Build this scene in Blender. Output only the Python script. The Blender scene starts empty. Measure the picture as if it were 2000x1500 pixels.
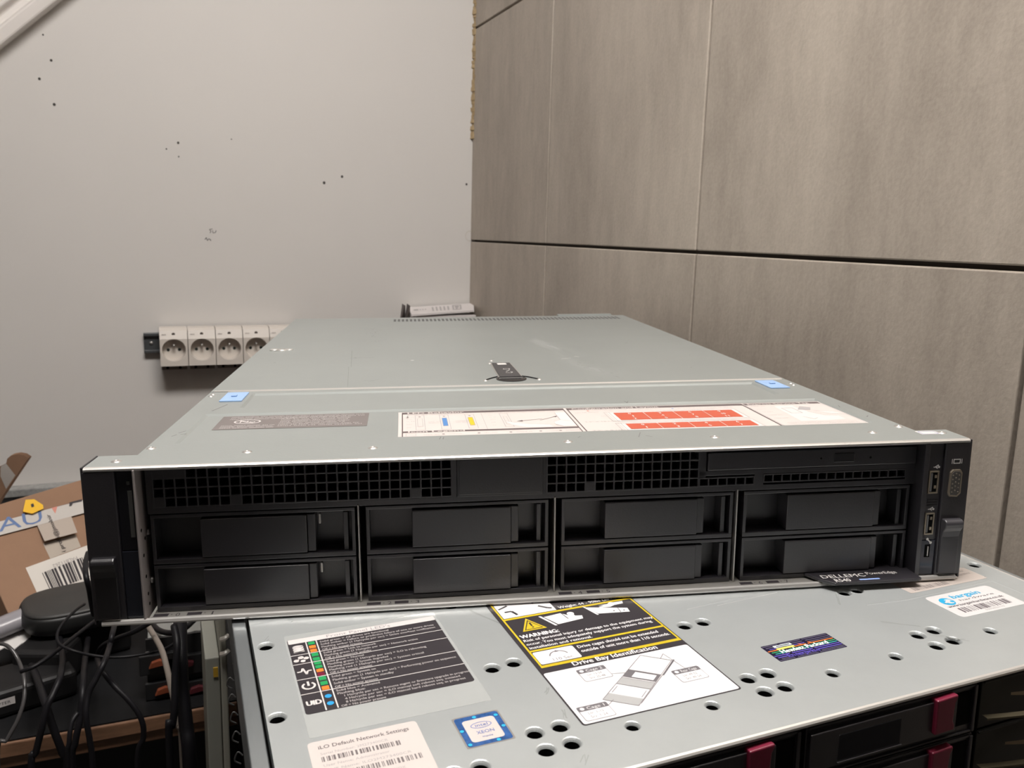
import bpy, bmesh, math, random
from mathutils import Matrix, Vector
from mathutils.geometry import delaunay_2d_cdt
random.seed(4)
SC = bpy.context.scene
COL = SC.collection

# ------------------------------------------------------------------ camera, world, light, exposure
EYE = Vector((0, 0, 1.25))
CR = Vector((0.92375, -0.38203, 0.02719)); CF = Vector((0.38065, 0.90791, -0.1755)).normalized()
CR = (CR - CF * CR.dot(CF)).normalized(); CU = CR.cross(CF)
FPX = 1635.96
cd = bpy.data.cameras.new('camera'); cam = bpy.data.objects.new('camera', cd); COL.objects.link(cam)
cam.matrix_world = Matrix(((CR.x, CU.x, -CF.x, EYE.x), (CR.y, CU.y, -CF.y, EYE.y), (CR.z, CU.z, -CF.z, EYE.z), (0, 0, 0, 1)))
cd.sensor_width = 36; cd.lens = FPX / 2000 * 36; cd.clip_start = 0.02
cd.dof.use_dof = True; cd.dof.focus_distance = 0.50; cd.dof.aperture_fstop = 24
SC.camera = cam
SC.view_settings.view_transform = 'Standard'; SC.view_settings.look = 'None'
SC.view_settings.gamma = 1; SC.view_settings.use_curve_mapping = False
SC.view_settings.exposure = 0.0
W = bpy.data.worlds.new('world'); SC.world = W; W.use_nodes = True
W.node_tree.nodes['Background'].inputs[0].default_value = (0.9, 0.93, 1, 1)
W.node_tree.nodes['Background'].inputs[1].default_value = 0.05
LAMP_POS = (0.12, 0.30, 2.55); LAMP_SIZE = (0.85, 0.40); LAMP_STRENGTH = 37.0
LAMP_COL = (1.0, 0.955, 0.915)

# ------------------------------------------------------------------ materials
MATS = {}
def mat(name, col, rough=0.5, metal=0.0, spec=0.5, noise=0.0, nscale=40, bump=0.0, bscale=200, emit=0, alpha=1.0, coat=0.0, nstretch=(1, 1, 1), detail=6, col2=None):
    if name in MATS: return MATS[name]
    m = bpy.data.materials.new(name); m.use_nodes = True; nt = m.node_tree; b = nt.nodes['Principled BSDF']
    c = tuple(col) + (1,)
    b.inputs['Base Color'].default_value = c; b.inputs['Roughness'].default_value = rough
    b.inputs['Metallic'].default_value = metal; b.inputs['Specular IOR Level'].default_value = spec
    b.inputs['Coat Weight'].default_value = coat; b.inputs['Alpha'].default_value = alpha
    if emit:
        b.inputs['Emission Color'].default_value = c; b.inputs['Emission Strength'].default_value = emit
    if noise or bump:
        tc = nt.nodes.new('ShaderNodeTexCoord'); mp = nt.nodes.new('ShaderNodeMapping'); mp.inputs['Scale'].default_value = nstretch
        nt.links.new(tc.outputs['Object'], mp.inputs[0])
    if noise:
        n = nt.nodes.new('ShaderNodeTexNoise'); n.inputs['Scale'].default_value = nscale; n.inputs['Detail'].default_value = detail; n.inputs['Roughness'].default_value = 0.65
        nt.links.new(mp.outputs[0], n.inputs[0])
        r = nt.nodes.new('ShaderNodeValToRGB'); nt.links.new(n.outputs[0], r.inputs[0])
        r.color_ramp.elements[0].position = 0.3; r.color_ramp.elements[1].position = 0.7
        lo = col2 if col2 else tuple(v * (1 - noise) for v in col)
        r.color_ramp.elements[0].color = tuple(lo) + (1,); r.color_ramp.elements[1].color = c
        nt.links.new(r.outputs[0], b.inputs['Base Color'])
    if bump:
        n2 = nt.nodes.new('ShaderNodeTexNoise'); n2.inputs['Scale'].default_value = bscale; n2.inputs['Detail'].default_value = 3
        nt.links.new(mp.outputs[0], n2.inputs[0])
        bp = nt.nodes.new('ShaderNodeBump'); bp.inputs['Strength'].default_value = bump; bp.inputs['Distance'].default_value = 0.001
        nt.links.new(n2.outputs[0], bp.inputs['Height']); nt.links.new(bp.outputs[0], b.inputs['Normal'])
    MATS[name] = m
    return m
def tile_material():
    m = bpy.data.materials.new('stone_tile'); m.use_nodes = True; nt = m.node_tree; b = nt.nodes['Principled BSDF']
    N = nt.nodes.new; L = nt.links.new
    tc = N('ShaderNodeTexCoord'); geo = N('ShaderNodeNewGeometry')
    off = N('ShaderNodeVectorMath'); off.operation = 'MULTIPLY_ADD'
    L(geo.outputs['Random Per Island'], off.inputs[0]); off.inputs[1].default_value = (7, 5, 9); L(tc.outputs['Object'], off.inputs[2])
    def streak(sc, scale, detail):
        mp = N('ShaderNodeMapping'); mp.inputs['Scale'].default_value = sc; mp.inputs['Rotation'].default_value = (math.radians(9), 0, 0)
        L(off.outputs[0], mp.inputs[0]); n = N('ShaderNodeTexNoise'); n.inputs['Scale'].default_value = scale
        n.inputs['Detail'].default_value = detail; n.inputs['Roughness'].default_value = 0.6; L(mp.outputs[0], n.inputs[0]); return n
    a = streak((1, 1, 0.16), 11, 8); c = streak((1, 1, 0.6), 4, 4); d = streak((1, 1, 0.8), 260, 2); e = streak((1, 1, 0.35), 60, 5)
    r = N('ShaderNodeValToRGB'); r.color_ramp.elements[0].position = 0.3; r.color_ramp.elements[1].position = 0.72
    r.color_ramp.elements[0].color = (0.33, 0.285, 0.24, 1); r.color_ramp.elements[1].color = (0.54, 0.475, 0.405, 1)
    mix = N('ShaderNodeMath'); mix.operation = 'MULTIPLY_ADD'; L(c.outputs[0], mix.inputs[0]); mix.inputs[1].default_value = 0.45
    m2 = N('ShaderNodeMath'); m2.operation = 'MULTIPLY'; L(a.outputs[0], m2.inputs[0]); m2.inputs[1].default_value = 0.55; L(m2.outputs[0], mix.inputs[2])
    m3 = N('ShaderNodeMath'); m3.operation = 'MULTIPLY_ADD'; L(e.outputs[0], m3.inputs[0]); m3.inputs[1].default_value = 0.28; m3.inputs[2].default_value = -0.14
    m4 = N('ShaderNodeMath'); m4.operation = 'ADD'; L(mix.outputs[0], m4.inputs[0]); L(m3.outputs[0], m4.inputs[1])
    m5 = N('ShaderNodeMath'); m5.operation = 'MULTIPLY_ADD'; L(d.outputs[0], m5.inputs[0]); m5.inputs[1].default_value = 0.22; m5.inputs[2].default_value = -0.11
    m6 = N('ShaderNodeMath'); m6.operation = 'ADD'; L(m4.outputs[0], m6.inputs[0]); L(m5.outputs[0], m6.inputs[1])
    L(m6.outputs[0], r.inputs[0]); L(r.outputs[0], b.inputs['Base Color'])
    b.inputs['Roughness'].default_value = 0.5; b.inputs['Specular IOR Level'].default_value = 0.35
    bp = N('ShaderNodeBump'); bp.inputs['Strength'].default_value = 0.25; bp.inputs['Distance'].default_value = 0.001
    L(d.outputs[0], bp.inputs['Height']); L(bp.outputs[0], b.inputs['Normal'])
    return m
TILE = tile_material()
GROUT = mat('grout', (0.07, 0.055, 0.045), 0.9)
WHITEWALL = mat('white_board', (0.66, 0.635, 0.61), 0.55, noise=0.03, nscale=3)
LID = mat('galvanised_steel', (0.385, 0.41, 0.40), 0.42, 0.55, noise=0.07, nscale=9, bump=0.05, bscale=500)
LID2 = mat('spangled_steel', (0.50, 0.525, 0.525), 0.42, 0.5, noise=0.10, nscale=14, bump=0.04, bscale=300)
STEEL = mat('bright_steel', (0.72, 0.70, 0.67), 0.32, 0.7)
STRIP = mat('bay_steel', (0.36, 0.345, 0.32), 0.5, 0.5)
DKSTEEL = mat('dark_steel', (0.18, 0.18, 0.18), 0.5, 0.6)
BLK = mat('black_plastic', (0.014, 0.013, 0.015), 0.34, spec=0.7, bump=0.08, bscale=900)
BLK2 = mat('satin_black', (0.021, 0.019, 0.023), 0.36, spec=0.95, bump=0.06, bscale=1200)
GLOSSBLK = mat('gloss_black', (0.012, 0.012, 0.015), 0.12, spec=0.5)
VOID = mat('void_black', (0.004, 0.004, 0.004), 0.9, spec=0.1)
SILVER = mat('silver_edge', (0.52, 0.50, 0.48), 0.42, 0.8)
WHITE = mat('sticker_white', (0.60, 0.565, 0.55), 0.5)
PAPERW = mat('sticker_warm', (0.54, 0.49, 0.465), 0.55)
INK = mat('ink', (0.034, 0.029, 0.033), 0.45)
INKB = mat('ink_brown', (0.11, 0.085, 0.085), 0.5)
GREYINK = mat('grey_ink', (0.35, 0.33, 0.33), 0.5)
YEL = mat('yellow_ink', (0.60, 0.44, 0.02), 0.45)
ORA = mat('orange_ink', (0.80, 0.20, 0.03), 0.45)
REDO = mat('brick_red', (0.45, 0.085, 0.045), 0.5)
GRN = mat('green_ink', (0.02, 0.30, 0.09), 0.45)
BLU = mat('blue_ink', (0.03, 0.27, 0.60), 0.45)
NAVY = mat('navy_ink', (0.05, 0.12, 0.35), 0.45)
LBLUE = mat('pale_blue_plastic', (0.28, 0.42, 0.66), 0.4)
CYAN = mat('cyan_ink', (0.03, 0.42, 0.70), 0.4)
RED = mat('crimson_plastic', (0.17, 0.012, 0.035), 0.38)
TAGW = mat('silk_print', (0.62, 0.60, 0.58), 0.4)

# ------------------------------------------------------------------ mesh helpers (millimetres unless scale is given)
class MB:
    def __init__(s): s.v = []; s.f = []; s.m = []
    def add(s, vs, fs, m=0):
        b = len(s.v); s.v += [tuple(p) for p in vs]; s.f += [tuple(b + i for i in f) for f in fs]; s.m += [m] * len(fs)
    def box(s, x0, x1, y0, y1, z0, z1, m=0):
        s.add([(x0, y0, z0), (x1, y0, z0), (x1, y1, z0), (x0, y1, z0), (x0, y0, z1), (x1, y0, z1), (x1, y1, z1), (x0, y1, z1)],
              [(0, 3, 2, 1), (4, 5, 6, 7), (0, 1, 5, 4), (1, 2, 6, 5), (2, 3, 7, 6), (3, 0, 4, 7)], m)
        return s
    def quad(s, a, b, c, d, m=0): s.add([a, b, c, d], [(0, 1, 2, 3)], m)
    def prism(s, poly, axis, a, b, m=0):
        """poly = list of 2D points in the other two axes"""
        def P(u, v, w): return {'x': (w, u, v), 'y': (u, w, v), 'z': (u, v, w)}[axis]
        n = len(poly)
        vs = [P(u, v, a) for u, v in poly] + [P(u, v, b) for u, v in poly]
        fs = [tuple(range(n))[::-1], tuple(range(n, 2 * n))] + [(i, (i + 1) % n, n + (i + 1) % n, n + i) for i in range(n)]
        s.add(vs, fs, m); return s
    def lathe(s, c, axis, prof, n=24, m=0, cap=True):
        """prof = [(r, h)...] along axis"""
        vs = []; fs = []
        for r, h in prof:
            for k in range(n):
                t = 2 * math.pi * k / n; u, v = r * math.cos(t), r * math.sin(t)
                vs.append({'x': (c[0] + h, c[1] + u, c[2] + v), 'y': (c[0] + u, c[1] + h, c[2] + v), 'z': (c[0] + u, c[1] + v, c[2] + h)}[axis])
        for j in range(len(prof) - 1):
            for k in range(n):
                fs.append((j * n + k, j * n + (k + 1) % n, (j + 1) * n + (k + 1) % n, (j + 1) * n + k))
        if cap:
            fs.append(tuple(range(n))); fs.append(tuple(range((len(prof) - 1) * n, len(prof) * n)))
        s.add(vs, fs, m); return s
    def tube(s, pts, r, n=8, m=0, flat=1.0):
        pts = [Vector(p) for p in pts]; P = []
        Q = [pts[0] * 2 - pts[1]] + pts + [pts[-1] * 2 - pts[-2]]
        for i in range(1, len(Q) - 2):
            for k in range(6):
                t = k / 6; a, b, c, d = Q[i - 1], Q[i], Q[i + 1], Q[i + 2]
                P.append(0.5 * ((2 * b) + (c - a) * t + (2 * a - 5 * b + 4 * c - d) * t * t + (3 * b - a - 3 * c + d) * t ** 3))
        P.append(pts[-1]); vs = []; fs = []; up = None
        for i, p in enumerate(P):
            t = (P[min(i + 1, len(P) - 1)] - P[max(i - 1, 0)]).normalized()
            if up is None: up = t.orthogonal().normalized()
            up = (up - t * up.dot(t)).normalized(); sd = t.cross(up)
            for k in range(n):
                a = 2 * math.pi * k / n; vs.append(p + up * (r * math.cos(a)) + sd * (r * flat * math.sin(a)))
        for i in range(len(P) - 1):
            for k in range(n): fs.append((i * n + k, i * n + (k + 1) % n, (i + 1) * n + (k + 1) % n, (i + 1) * n + k))
        fs += [tuple(range(n))[::-1], tuple(range((len(P) - 1) * n, len(P) * n))]
        s.add(vs, fs, m); return s
    def field(s, xs, ys, hf, m=0):
        vs = [(x, y, hf(x, y)) for y in ys for x in xs]; n = len(xs)
        s.add(vs, [(j * n + i, j * n + i + 1, (j + 1) * n + i + 1, (j + 1) * n + i) for j in range(len(ys) - 1) for i in range(n - 1)], m)
        return s
    def build(s, name, mats, parent=None, scale=0.001, loc=None, bevel=0, seg=2, smooth=False, recalc=True, rot=None, mesh_only=False):
        me = bpy.data.meshes.new(name); me.from_pydata([(x * scale, y * scale, z * scale) for x, y, z in s.v], [], s.f)
        for m_ in (mats if isinstance(mats, (list, tuple)) else [mats]): me.materials.append(m_)
        for p, k in zip(me.polygons, s.m): p.material_index = k; p.use_smooth = smooth
        if recalc:
            bm = bmesh.new(); bm.from_mesh(me); bmesh.ops.recalc_face_normals(bm, faces=bm.faces); bm.to_mesh(me); bm.free()
        me.update()
        o = bpy.data.objects.new(name, me); COL.objects.link(o)
        if parent: o.parent = parent
        if loc: o.location = loc
        if rot: o.rotation_euler = rot
        if bevel:
            b = o.modifiers.new('bevel', 'BEVEL'); b.width = bevel * scale; b.segments = seg; b.limit_method = 'ANGLE'; b.angle_limit = math.radians(40)
        if smooth:
            try: me.shade_smooth()
            except Exception: pass
        return o
_TC = {}
def glyphs(t):
    if t in _TC: return _TC[t]
    c = bpy.data.curves.new('t', 'FONT'); c.body = t; c.size = 1; c.resolution_u = 2
    o = bpy.data.objects.new('t', c); COL.objects.link(o)
    dg = bpy.context.evaluated_depsgraph_get(); e = o.evaluated_get(dg); me = e.to_mesh()
    r = ([(v.co.x, v.co.y) for v in me.vertices], [tuple(p.vertices) for p in me.polygons])
    e.to_mesh_clear(); bpy.data.objects.remove(o); bpy.data.curves.remove(c)
    _TC[t] = r; return r
class Flat(MB):
    """printed layers: every layer lies a few hundredths of a millimetre above the one below"""
    DZ = 0.05
    def poly(s, pts, m=0, L=1): s.add([(x, y, L * s.DZ) for x, y in pts], [tuple(range(len(pts)))], m); return s
    def rect(s, x0, y0, x1, y1, m=0, L=1): return s.poly([(x0, y0), (x1, y0), (x1, y1), (x0, y1)], m, L)
    def rr(s, x0, y0, x1, y1, r, m=0, L=1):
        pts = []
        for cx, cy, a in ((x1 - r, y0 + r, -90), (x1 - r, y1 - r, 0), (x0 + r, y1 - r, 90), (x0 + r, y0 + r, 180)):
            for k in range(5):
                t = math.radians(a + 22.5 * k); pts.append((cx + r * math.cos(t), cy + r * math.sin(t)))
        return s.poly(pts, m, L)
    def frame(s, x0, y0, x1, y1, w, m=0, L=1):
        s.rect(x0, y0, x1, y0 + w, m, L); s.rect(x0, y1 - w, x1, y1, m, L); s.rect(x0, y0 + w, x0 + w, y1 - w, m, L); s.rect(x1 - w, y0 + w, x1, y1 - w, m, L); return s
    def disc(s, cx, cy, r, m=0, L=1, ry=None, n=16):
        ry = ry or r; return s.poly([(cx + r * math.cos(2 * math.pi * k / n), cy + ry * math.sin(2 * math.pi * k / n)) for k in range(n)], m, L)
    def ring(s, cx, cy, r, w, m=0, L=1, ry=None, a0=0, a1=360, n=24):
        ry = ry or r; k1 = (r - w) / r; vs = []; z = L * s.DZ
        for k in range(n + 1):
            t = math.radians(a0 + (a1 - a0) * k / n)
            vs += [(cx + r * math.cos(t), cy + ry * math.sin(t), z), (cx + (r - w) * math.cos(t), cy + (ry - w) * math.sin(t), z)]
        s.add(vs, [(2 * k, 2 * k + 2, 2 * k + 3, 2 * k + 1) for k in range(n)], m); return s
    def line(s, x0, y0, x1, y1, w, m=0, L=1):
        d = math.hypot(x1 - x0, y1 - y0) or 1; nx, ny = -(y1 - y0) / d * w / 2, (x1 - x0) / d * w / 2
        return s.poly([(x0 + nx, y0 + ny), (x1 + nx, y1 + ny), (x1 - nx, y1 - ny), (x0 - nx, y0 - ny)], m, L)
    def text(s, t, x, y, h, m=0, L=2, w=None, rot=0, shear=0, bold=0, align='l'):
        vs, fs = glyphs(t)
        if not vs: return s
        k = h / 0.69; x1 = max(v[0] for v in vs); kx = (w / x1) if w else k
        ox = {'l': 0, 'c': -x1 * kx / 2, 'r': -x1 * kx}[align]
        c, sn = math.cos(math.radians(rot)), math.sin(math.radians(rot))
        offs = [(0, 0)] + ([(bold, 0), (-bold, 0), (0, bold)] if bold else [])
        for i, (bx, by) in enumerate(offs):
            s.add([(x + (ox + a * kx + b * k * shear + bx) * c - (b * k + by) * sn, y + (ox + a * kx + bx) * sn + (b * k + by) * c, (L + i * 0.12) * s.DZ) for a, b in vs], fs, m)
        return s
    def barcode(s, x0, y0, x1, y1, m=0, L=2, n=34, seed=1):
        R = random.Random(seed); ws = [R.choice((1, 1, 2, 3)) for _ in range(n)]; k = (x1 - x0) / sum(ws); x = x0
        for i, w in enumerate(ws):
            if i % 2 == 0: s.rect(x, y0, x + w * k, y1, m, L)
            x += w * k
        return s
    def build(s, name, mats, parent=None, **k):
        k.setdefault('recalc', False); return MB.build(s, name, mats, parent, **k)
def sticker(x0, y0, x1, y1, r=1.5, m=0):
    f = Flat(); f.rr(x0, y0, x1, y1, r, m, 1)
    pts = [(v[0], v[1]) for v in f.v]; n = len(pts)
    f.add([(x, y, 0) for x, y in pts] + [(x, y, f.DZ) for x, y in pts], [(i, (i + 1) % n, n + (i + 1) % n, n + i) for i in range(n)], m)
    return f
def tag(o, label=None, cat=None, group=None, kind=None):
    if label: o['label'] = label
    if cat: o['category'] = cat
    if group: o['group'] = group
    if kind: o['kind'] = kind
    return o
def empty(name, loc=(0, 0, 0), mw=None, label=None, cat=None, group=None):
    o = bpy.data.objects.new(name, None); COL.objects.link(o); o.empty_display_size = 0.05
    if mw is not None: o.matrix_world = mw
    else: o.location = loc
    tag(o, label, cat, group); return o
def ray(px, py):
    return (CF + CR * ((px - 1000) / FPX) - CU * ((py - 750) / FPX))
def at(px, py, y):
    """the point of the room at depth y that the eye sees at a given direction"""
    d = ray(px, py); return EYE + d * (y / d.y)
def onplane(px, py, p0, n):
    d = ray(px, py); return EYE + d * ((Vector(p0) - EYE).dot(n) / d.dot(n))

# ------------------------------------------------------------------ the room
XR, YB, XL, YF, ZC = 0.63, 1.735, -2.4, -2.4, 2.62
ZD = 0.75
f = MB().box(XL - .1, XR + .1, YF - .1, YB + .1, -.1, 0); tag(f.build('floor', mat('floor_concrete', (0.16, 0.15, 0.14), 0.7, noise=0.2, nscale=6), scale=1), kind='structure')
f = MB().box(XL - .1, XR + .1, YF - .1, YB + .1, ZC, ZC + .1); tag(f.build('ceiling', mat('ceiling_paint', (0.72, 0.70, 0.67), 0.8, noise=0.03), scale=1), kind='structure')
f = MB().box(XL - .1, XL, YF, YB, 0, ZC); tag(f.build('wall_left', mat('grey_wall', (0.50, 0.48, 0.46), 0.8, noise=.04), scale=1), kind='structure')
f = MB().box(XL, XR, YF - .1, YF, 0, ZC); tag(f.build('wall_front', mat('darkened_wall', (0.16, 0.15, 0.15), 0.8, noise=0.04), scale=1), kind='structure')  # unseen wall, colour darkened so the black server front reflects less
# white board wall with screw holes and pencil marks
f = MB().box(XL, XR, YB, YB + .1, 0, ZC)
def wallmark(px, py, rx, ry, m):
    p = at(px, py, YB); n = 10
    f.add([(p.x + rx * math.cos(2 * math.pi * k / n), YB - .0004, p.z + ry * math.sin(2 * math.pi * k / n)) for k in range(n)], [tuple(range(n))], m)
for px, py, r in ((633, 357, .0028), (668, 345, .0026), (100, 118, .0022), (77, 154, .0022), (106, 204, .0024), (348, 279, .0022), (325, 291, .0014), (349, 306, .0014), (911, 360, .0024), (452, 272, .0012), (84, 68, .0015)):
    wallmark(px, py, r, r * 1.1, 1)
def stroke(pts, w, m):
    P = [at(x, y, YB) for x, y in pts]
    for a, b in zip(P, P[1:]):
        d = (b - a).normalized(); q = Vector((-d.z, 0, d.x)) * w / 2
        f.add([(v.x, YB - .0004, v.z) for v in (a + q, b + q, b - q, a - q)], [(0, 1, 2, 3)], m)
stroke(((409, 448), (412, 452), (410, 455)), .0012, 2); stroke(((409, 448), (415, 447)), .0012, 2); stroke(((415, 450), (416, 455), (421, 454), (422, 450)), .0012, 2)
stroke(((400, 468), (403, 464), (405, 470), (408, 466), (412, 470), (411, 467)), .0012, 2)
P = at(917, 461, YB)
for k in range(9):
    t = math.radians(60 + 30 * k); u = math.radians(90 + 30 * k)
    a = Vector((P.x + .010 * math.cos(t), 0, P.z + .011 * math.sin(t))); b = Vector((P.x + .010 * math.cos(u), 0, P.z + .011 * math.sin(u)))
    f.add([(a.x, YB - .0004, a.z), (b.x, YB - .0004, b.z), (b.x * .9 + P.x * .1, YB - .0004, b.z * .9 + P.z * .1), (a.x * .9 + P.x * .1, YB - .0004, a.z * .9 + P.z * .1)], [(0, 1, 2, 3)], 3)
tag(f.build('wall_back', [WHITEWALL, mat('hole_shadow', (0.06, 0.055, 0.05), 0.9), mat('pencil', (0.16, 0.15, 0.15), 0.8), mat('faint_stain', (0.53, 0.49, 0.43), 0.6)], scale=1), kind='structure')
# tiled wall: grout bed with separate bevelled tiles in one mesh
f = MB().box(XR, XR + .1, YF, YB, 0, ZC); f.build_obj = None
f.box(XR - .003, XR, YF, -.01, .001, ZC - .001, 1); wall_r = f.build('wall_right', [GROUT, mat('unseen_room_dark', (.07, .065, .06), .8)], scale=1); tag(wall_r, kind='structure')  # unseen stretch past the tiles, added dark to dim the server front's reflections
t = MB(); GZ = EYE.z - 0.0155; TH = 0.434; TW = 0.45; G = 0.0022
ys = [YB] + [1.346 - TW * k for k in range(4)]; zs = [z for z in [GZ + TH * k for k in range(-3, 5)]]
for i in range(len(ys) - 1):
    for z in zs:
        y1, y0 = ys[i] - (G if i else 0), max(ys[i + 1] + G, YF + .001)
        z0, z1 = max(z + G, .001), min(z + TH - G, ZC - .001)
        if y1 - y0 > .02 and z1 - z0 > .02: t.box(XR - .009, XR + .002, y0, y1, z0, z1)
t.build('tiling', TILE, wall_r, scale=1, bevel=0.0014, seg=2)
# ragged foam bead down the corner
R = random.Random(2); b = MB(); z = at(928, 272, YB).z
while z < 2.0:
    w = .002 + .004 * R.random(); d = .006 + .005 * R.random(); h = .005 + .006 * R.random()
    cx, cy = XR - .009, YB
    b.add([(cx - w, cy - .0002, z), (cx, cy - d, z), (cx + .004, cy, z), (cx - w * (.6 + .6 * R.random()), cy - .0002, z + h), (cx, cy - d * (.6 + .5 * R.random()), z + h), (cx + .004, cy, z + h)],
          [(0, 1, 4, 3), (1, 2, 5, 4), (0, 2, 1), (3, 4, 5), (2, 0, 3, 5)]); z += h * .9
tag(b.build('trim_1', mat('old_foam', (0.50, 0.37, 0.21), 0.9, noise=0.4, nscale=120), scale=1), kind='structure')
# sloping white trunking, upper left
A = at(0, 100, YB); B = at(125, 0, YB); dv = (B - A).normalized(); nv = Vector((-dv.z, 0, dv.x))
b = MB(); prof = [(0, 0), (0, .030), (.020, .034), (.024, .022), (.036, .022), (.040, .036), (.062, .036), (.066, .018), (.085, .018), (.088, 0)]
A2 = A - dv * .55; B2 = B + dv * .9
vs = []; n = len(prof)
for P in (A2, B2):
    for u, w in prof: q = P + nv * u; vs.append((q.x, YB - w, q.z))
b.add(vs, [tuple(range(n)), tuple(range(n, 2 * n))] + [(i, (i + 1) % n, n + (i + 1) % n, n + i) for i in range(n)])
tag(b.build('trim_2', mat('trunking_white', (0.80, 0.76, 0.73), 0.45, noise=0.02), scale=1, bevel=0.003), kind='structure')
# speckled strip where the worktop meets the wall
b = MB().box(XL + .01, XR - .012, YB - .03, YB - .0005, ZD + .001, ZD + .016)
tag(b.build('trim_3', mat('speckled_laminate', (0.42, 0.42, 0.41), 0.35, noise=0.5, nscale=90), scale=1, bevel=.002), kind='structure')
# ceiling lamp
lp = empty('ceiling_light', LAMP_POS, label='flat rectangular ceiling light panel above the worktop', cat='light')
MB().box(-LAMP_SIZE[0] / 2 - .02, LAMP_SIZE[0] / 2 + .02, -LAMP_SIZE[1] / 2 - .02, LAMP_SIZE[1] / 2 + .02, .012, ZC - LAMP_POS[2] - .0005).build('housing', mat('lamp_white', (0.8, 0.8, 0.8), 0.4), lp, scale=1, bevel=.004)
em = mat('lamp_glow', LAMP_COL, 0.5, emit=LAMP_STRENGTH)
MB().box(-LAMP_SIZE[0] / 2, LAMP_SIZE[0] / 2, -LAMP_SIZE[1] / 2, LAMP_SIZE[1] / 2, 0, .012).build('diffuser', em, lp, scale=1)
# desk
dk = empty('desk', (0, 1.3, 0), label='black topped desk with a raw wooden front edge against the white wall', cat='desk')
YD = 0.872
MB().box(-1.5, XR - .012, YD - 1.3, YB - 1.3 - .001, ZD - .004, ZD).build('desktop', mat('black_laminate', (0.009, 0.009, 0.010), 0.6, spec=0.2, noise=0.3, nscale=30), dk, scale=1)
WOOD = mat('raw_wood', (0.25, 0.13, 0.072), 0.55, noise=0.5, nscale=22, nstretch=(1, 6, 6))
b = MB().box(-1.5, XR - .012, YD - 1.3, YB - 1.3 - .001, ZD - .030, ZD - .004); b.box(-1.5, XR - .012, YD - 1.3 - .004, YD - 1.3, ZD - .017, ZD - .001)
b.build('wooden_edge', WOOD, dk, scale=1, bevel=.0015)
for x in (-1.44, XR - .08):
    MB().box(x, x + .05, YD - 1.3 + .25, YD - 1.3 + .30, 0, ZD - .03).build('leg', DKSTEEL, dk, scale=1, bevel=.003)

MB().box(-1.48, XR - .013, YD - 1.3 + .03, YD - 1.3 + .045, .02, ZD - .0305).build('underdesk_shade_panel', mat('underdesk_shade', (.010, .010, .011), .7), dk, scale=1)  # added black sheet standing in for the shade under the desk

# ------------------------------------------------------------------ the upper server (local millimetres: x right, y back, z up, origin front centre underneath)
RM = Matrix(((0.96502, 0.26079, -0.02711), (-0.2608, 0.96539, 0.0032), (0.02701, 0.00398, 0.99963)))
O1 = Vector((0.1938, 0.3922, -0.1993)) + EYE
MW1 = Matrix.Translation(O1) @ RM.to_4x4()
sv = empty('rack_server', mw=MW1, label='grey rack server with black drive bays and grille, lying across the top of the pile', cat='server')
H = 85.0
# chassis with the floor sheet that runs forward under the bays
b = MB().box(-219, 219, 24, 700, 1, 83)
b.box(-214.5, 214.5, 0, 30, 0.3, 2.0, 1)
b.build('chassis', [DKSTEEL, STRIP], sv, bevel=.4)
b = MB(); b.prism([(-1.6, 0.4), (-2.2, 1.4), (-1.6, 2.6), (-.4, 3.0), (1.0, 2.6), (1.0, 0.2), (-.6, 0.0)], 'x', -238, 239)
b.build('front_lip', STEEL, sv)
for k, (xa, na, xb, nb) in enumerate(((-203, '0', -186, '1'), (-92, '2', -77, '3'), (14, '4', 30, '5'), (120, '6', 136, '7'))):
    f = Flat()
    for x, s_ in ((xa, na), (xb, nb)):
        f.rect(x - 11, 3.0, x - 3.5, 6.2, 0, 1); f.rect(x - 2.3, 4.4, x - 1.6, 5.0, 0, 1); f.text(s_, x, 2.6, 3.6, 0, 1, w=2.4)
    f.build('bay_numbers', INK, sv, loc=(0, 0, .0020))
# front cover with pressed panels
def hcover(x, y):
    if -207 < x < 207 and 45.5 < y < 119.5: return H - 1.0
    if -189 < x < 189 and 139 < y < 186: return H - 1.2
    return H
def bp(*e): return [v for c, d in e for v in (c - d, c + d)]
xs = sorted([-221, 221] + bp((-207, .9), (207, .9), (-189, .9), (189, .9))); ys = sorted([1.5, 196] + bp((45.5, .8), (119.5, 1.3), (139, .8), (186, 1.3)))
def hs(x, y): return hcover(x + (.95 if x < 0 else -.95) * 0, y)
b = MB().field(xs, ys, hcover, 0)
b.prism([(1.5, H), (.2, H - .25), (-.5, H - .9), (-.5, H - 1.8), (.3, H - 2.4), (1.5, H - 2.4)], 'x', -240.6, 240.6, 1)
b.box(-221, 221, 1.5, 196, H - 2.4, H - 1.9, 0)
b.prism([(-221, 1.5), (-221, 22.5), (-240.6, 22.5), (-240.6, 1.5)], 'z', H - 2.4, H, 0)
b.prism([(221, 1.5), (221, 22.5), (240.6, 22.5), (240.6, 1.5)][::-1], 'z', H - 2.4, H, 0)
b.box(-221, -220, 22, 196, 4, H - .02, 0); b.box(220, 221, 22, 196, 4, H - .02, 0)
cov = b.build('front_cover', [LID, STEEL], sv)
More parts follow.
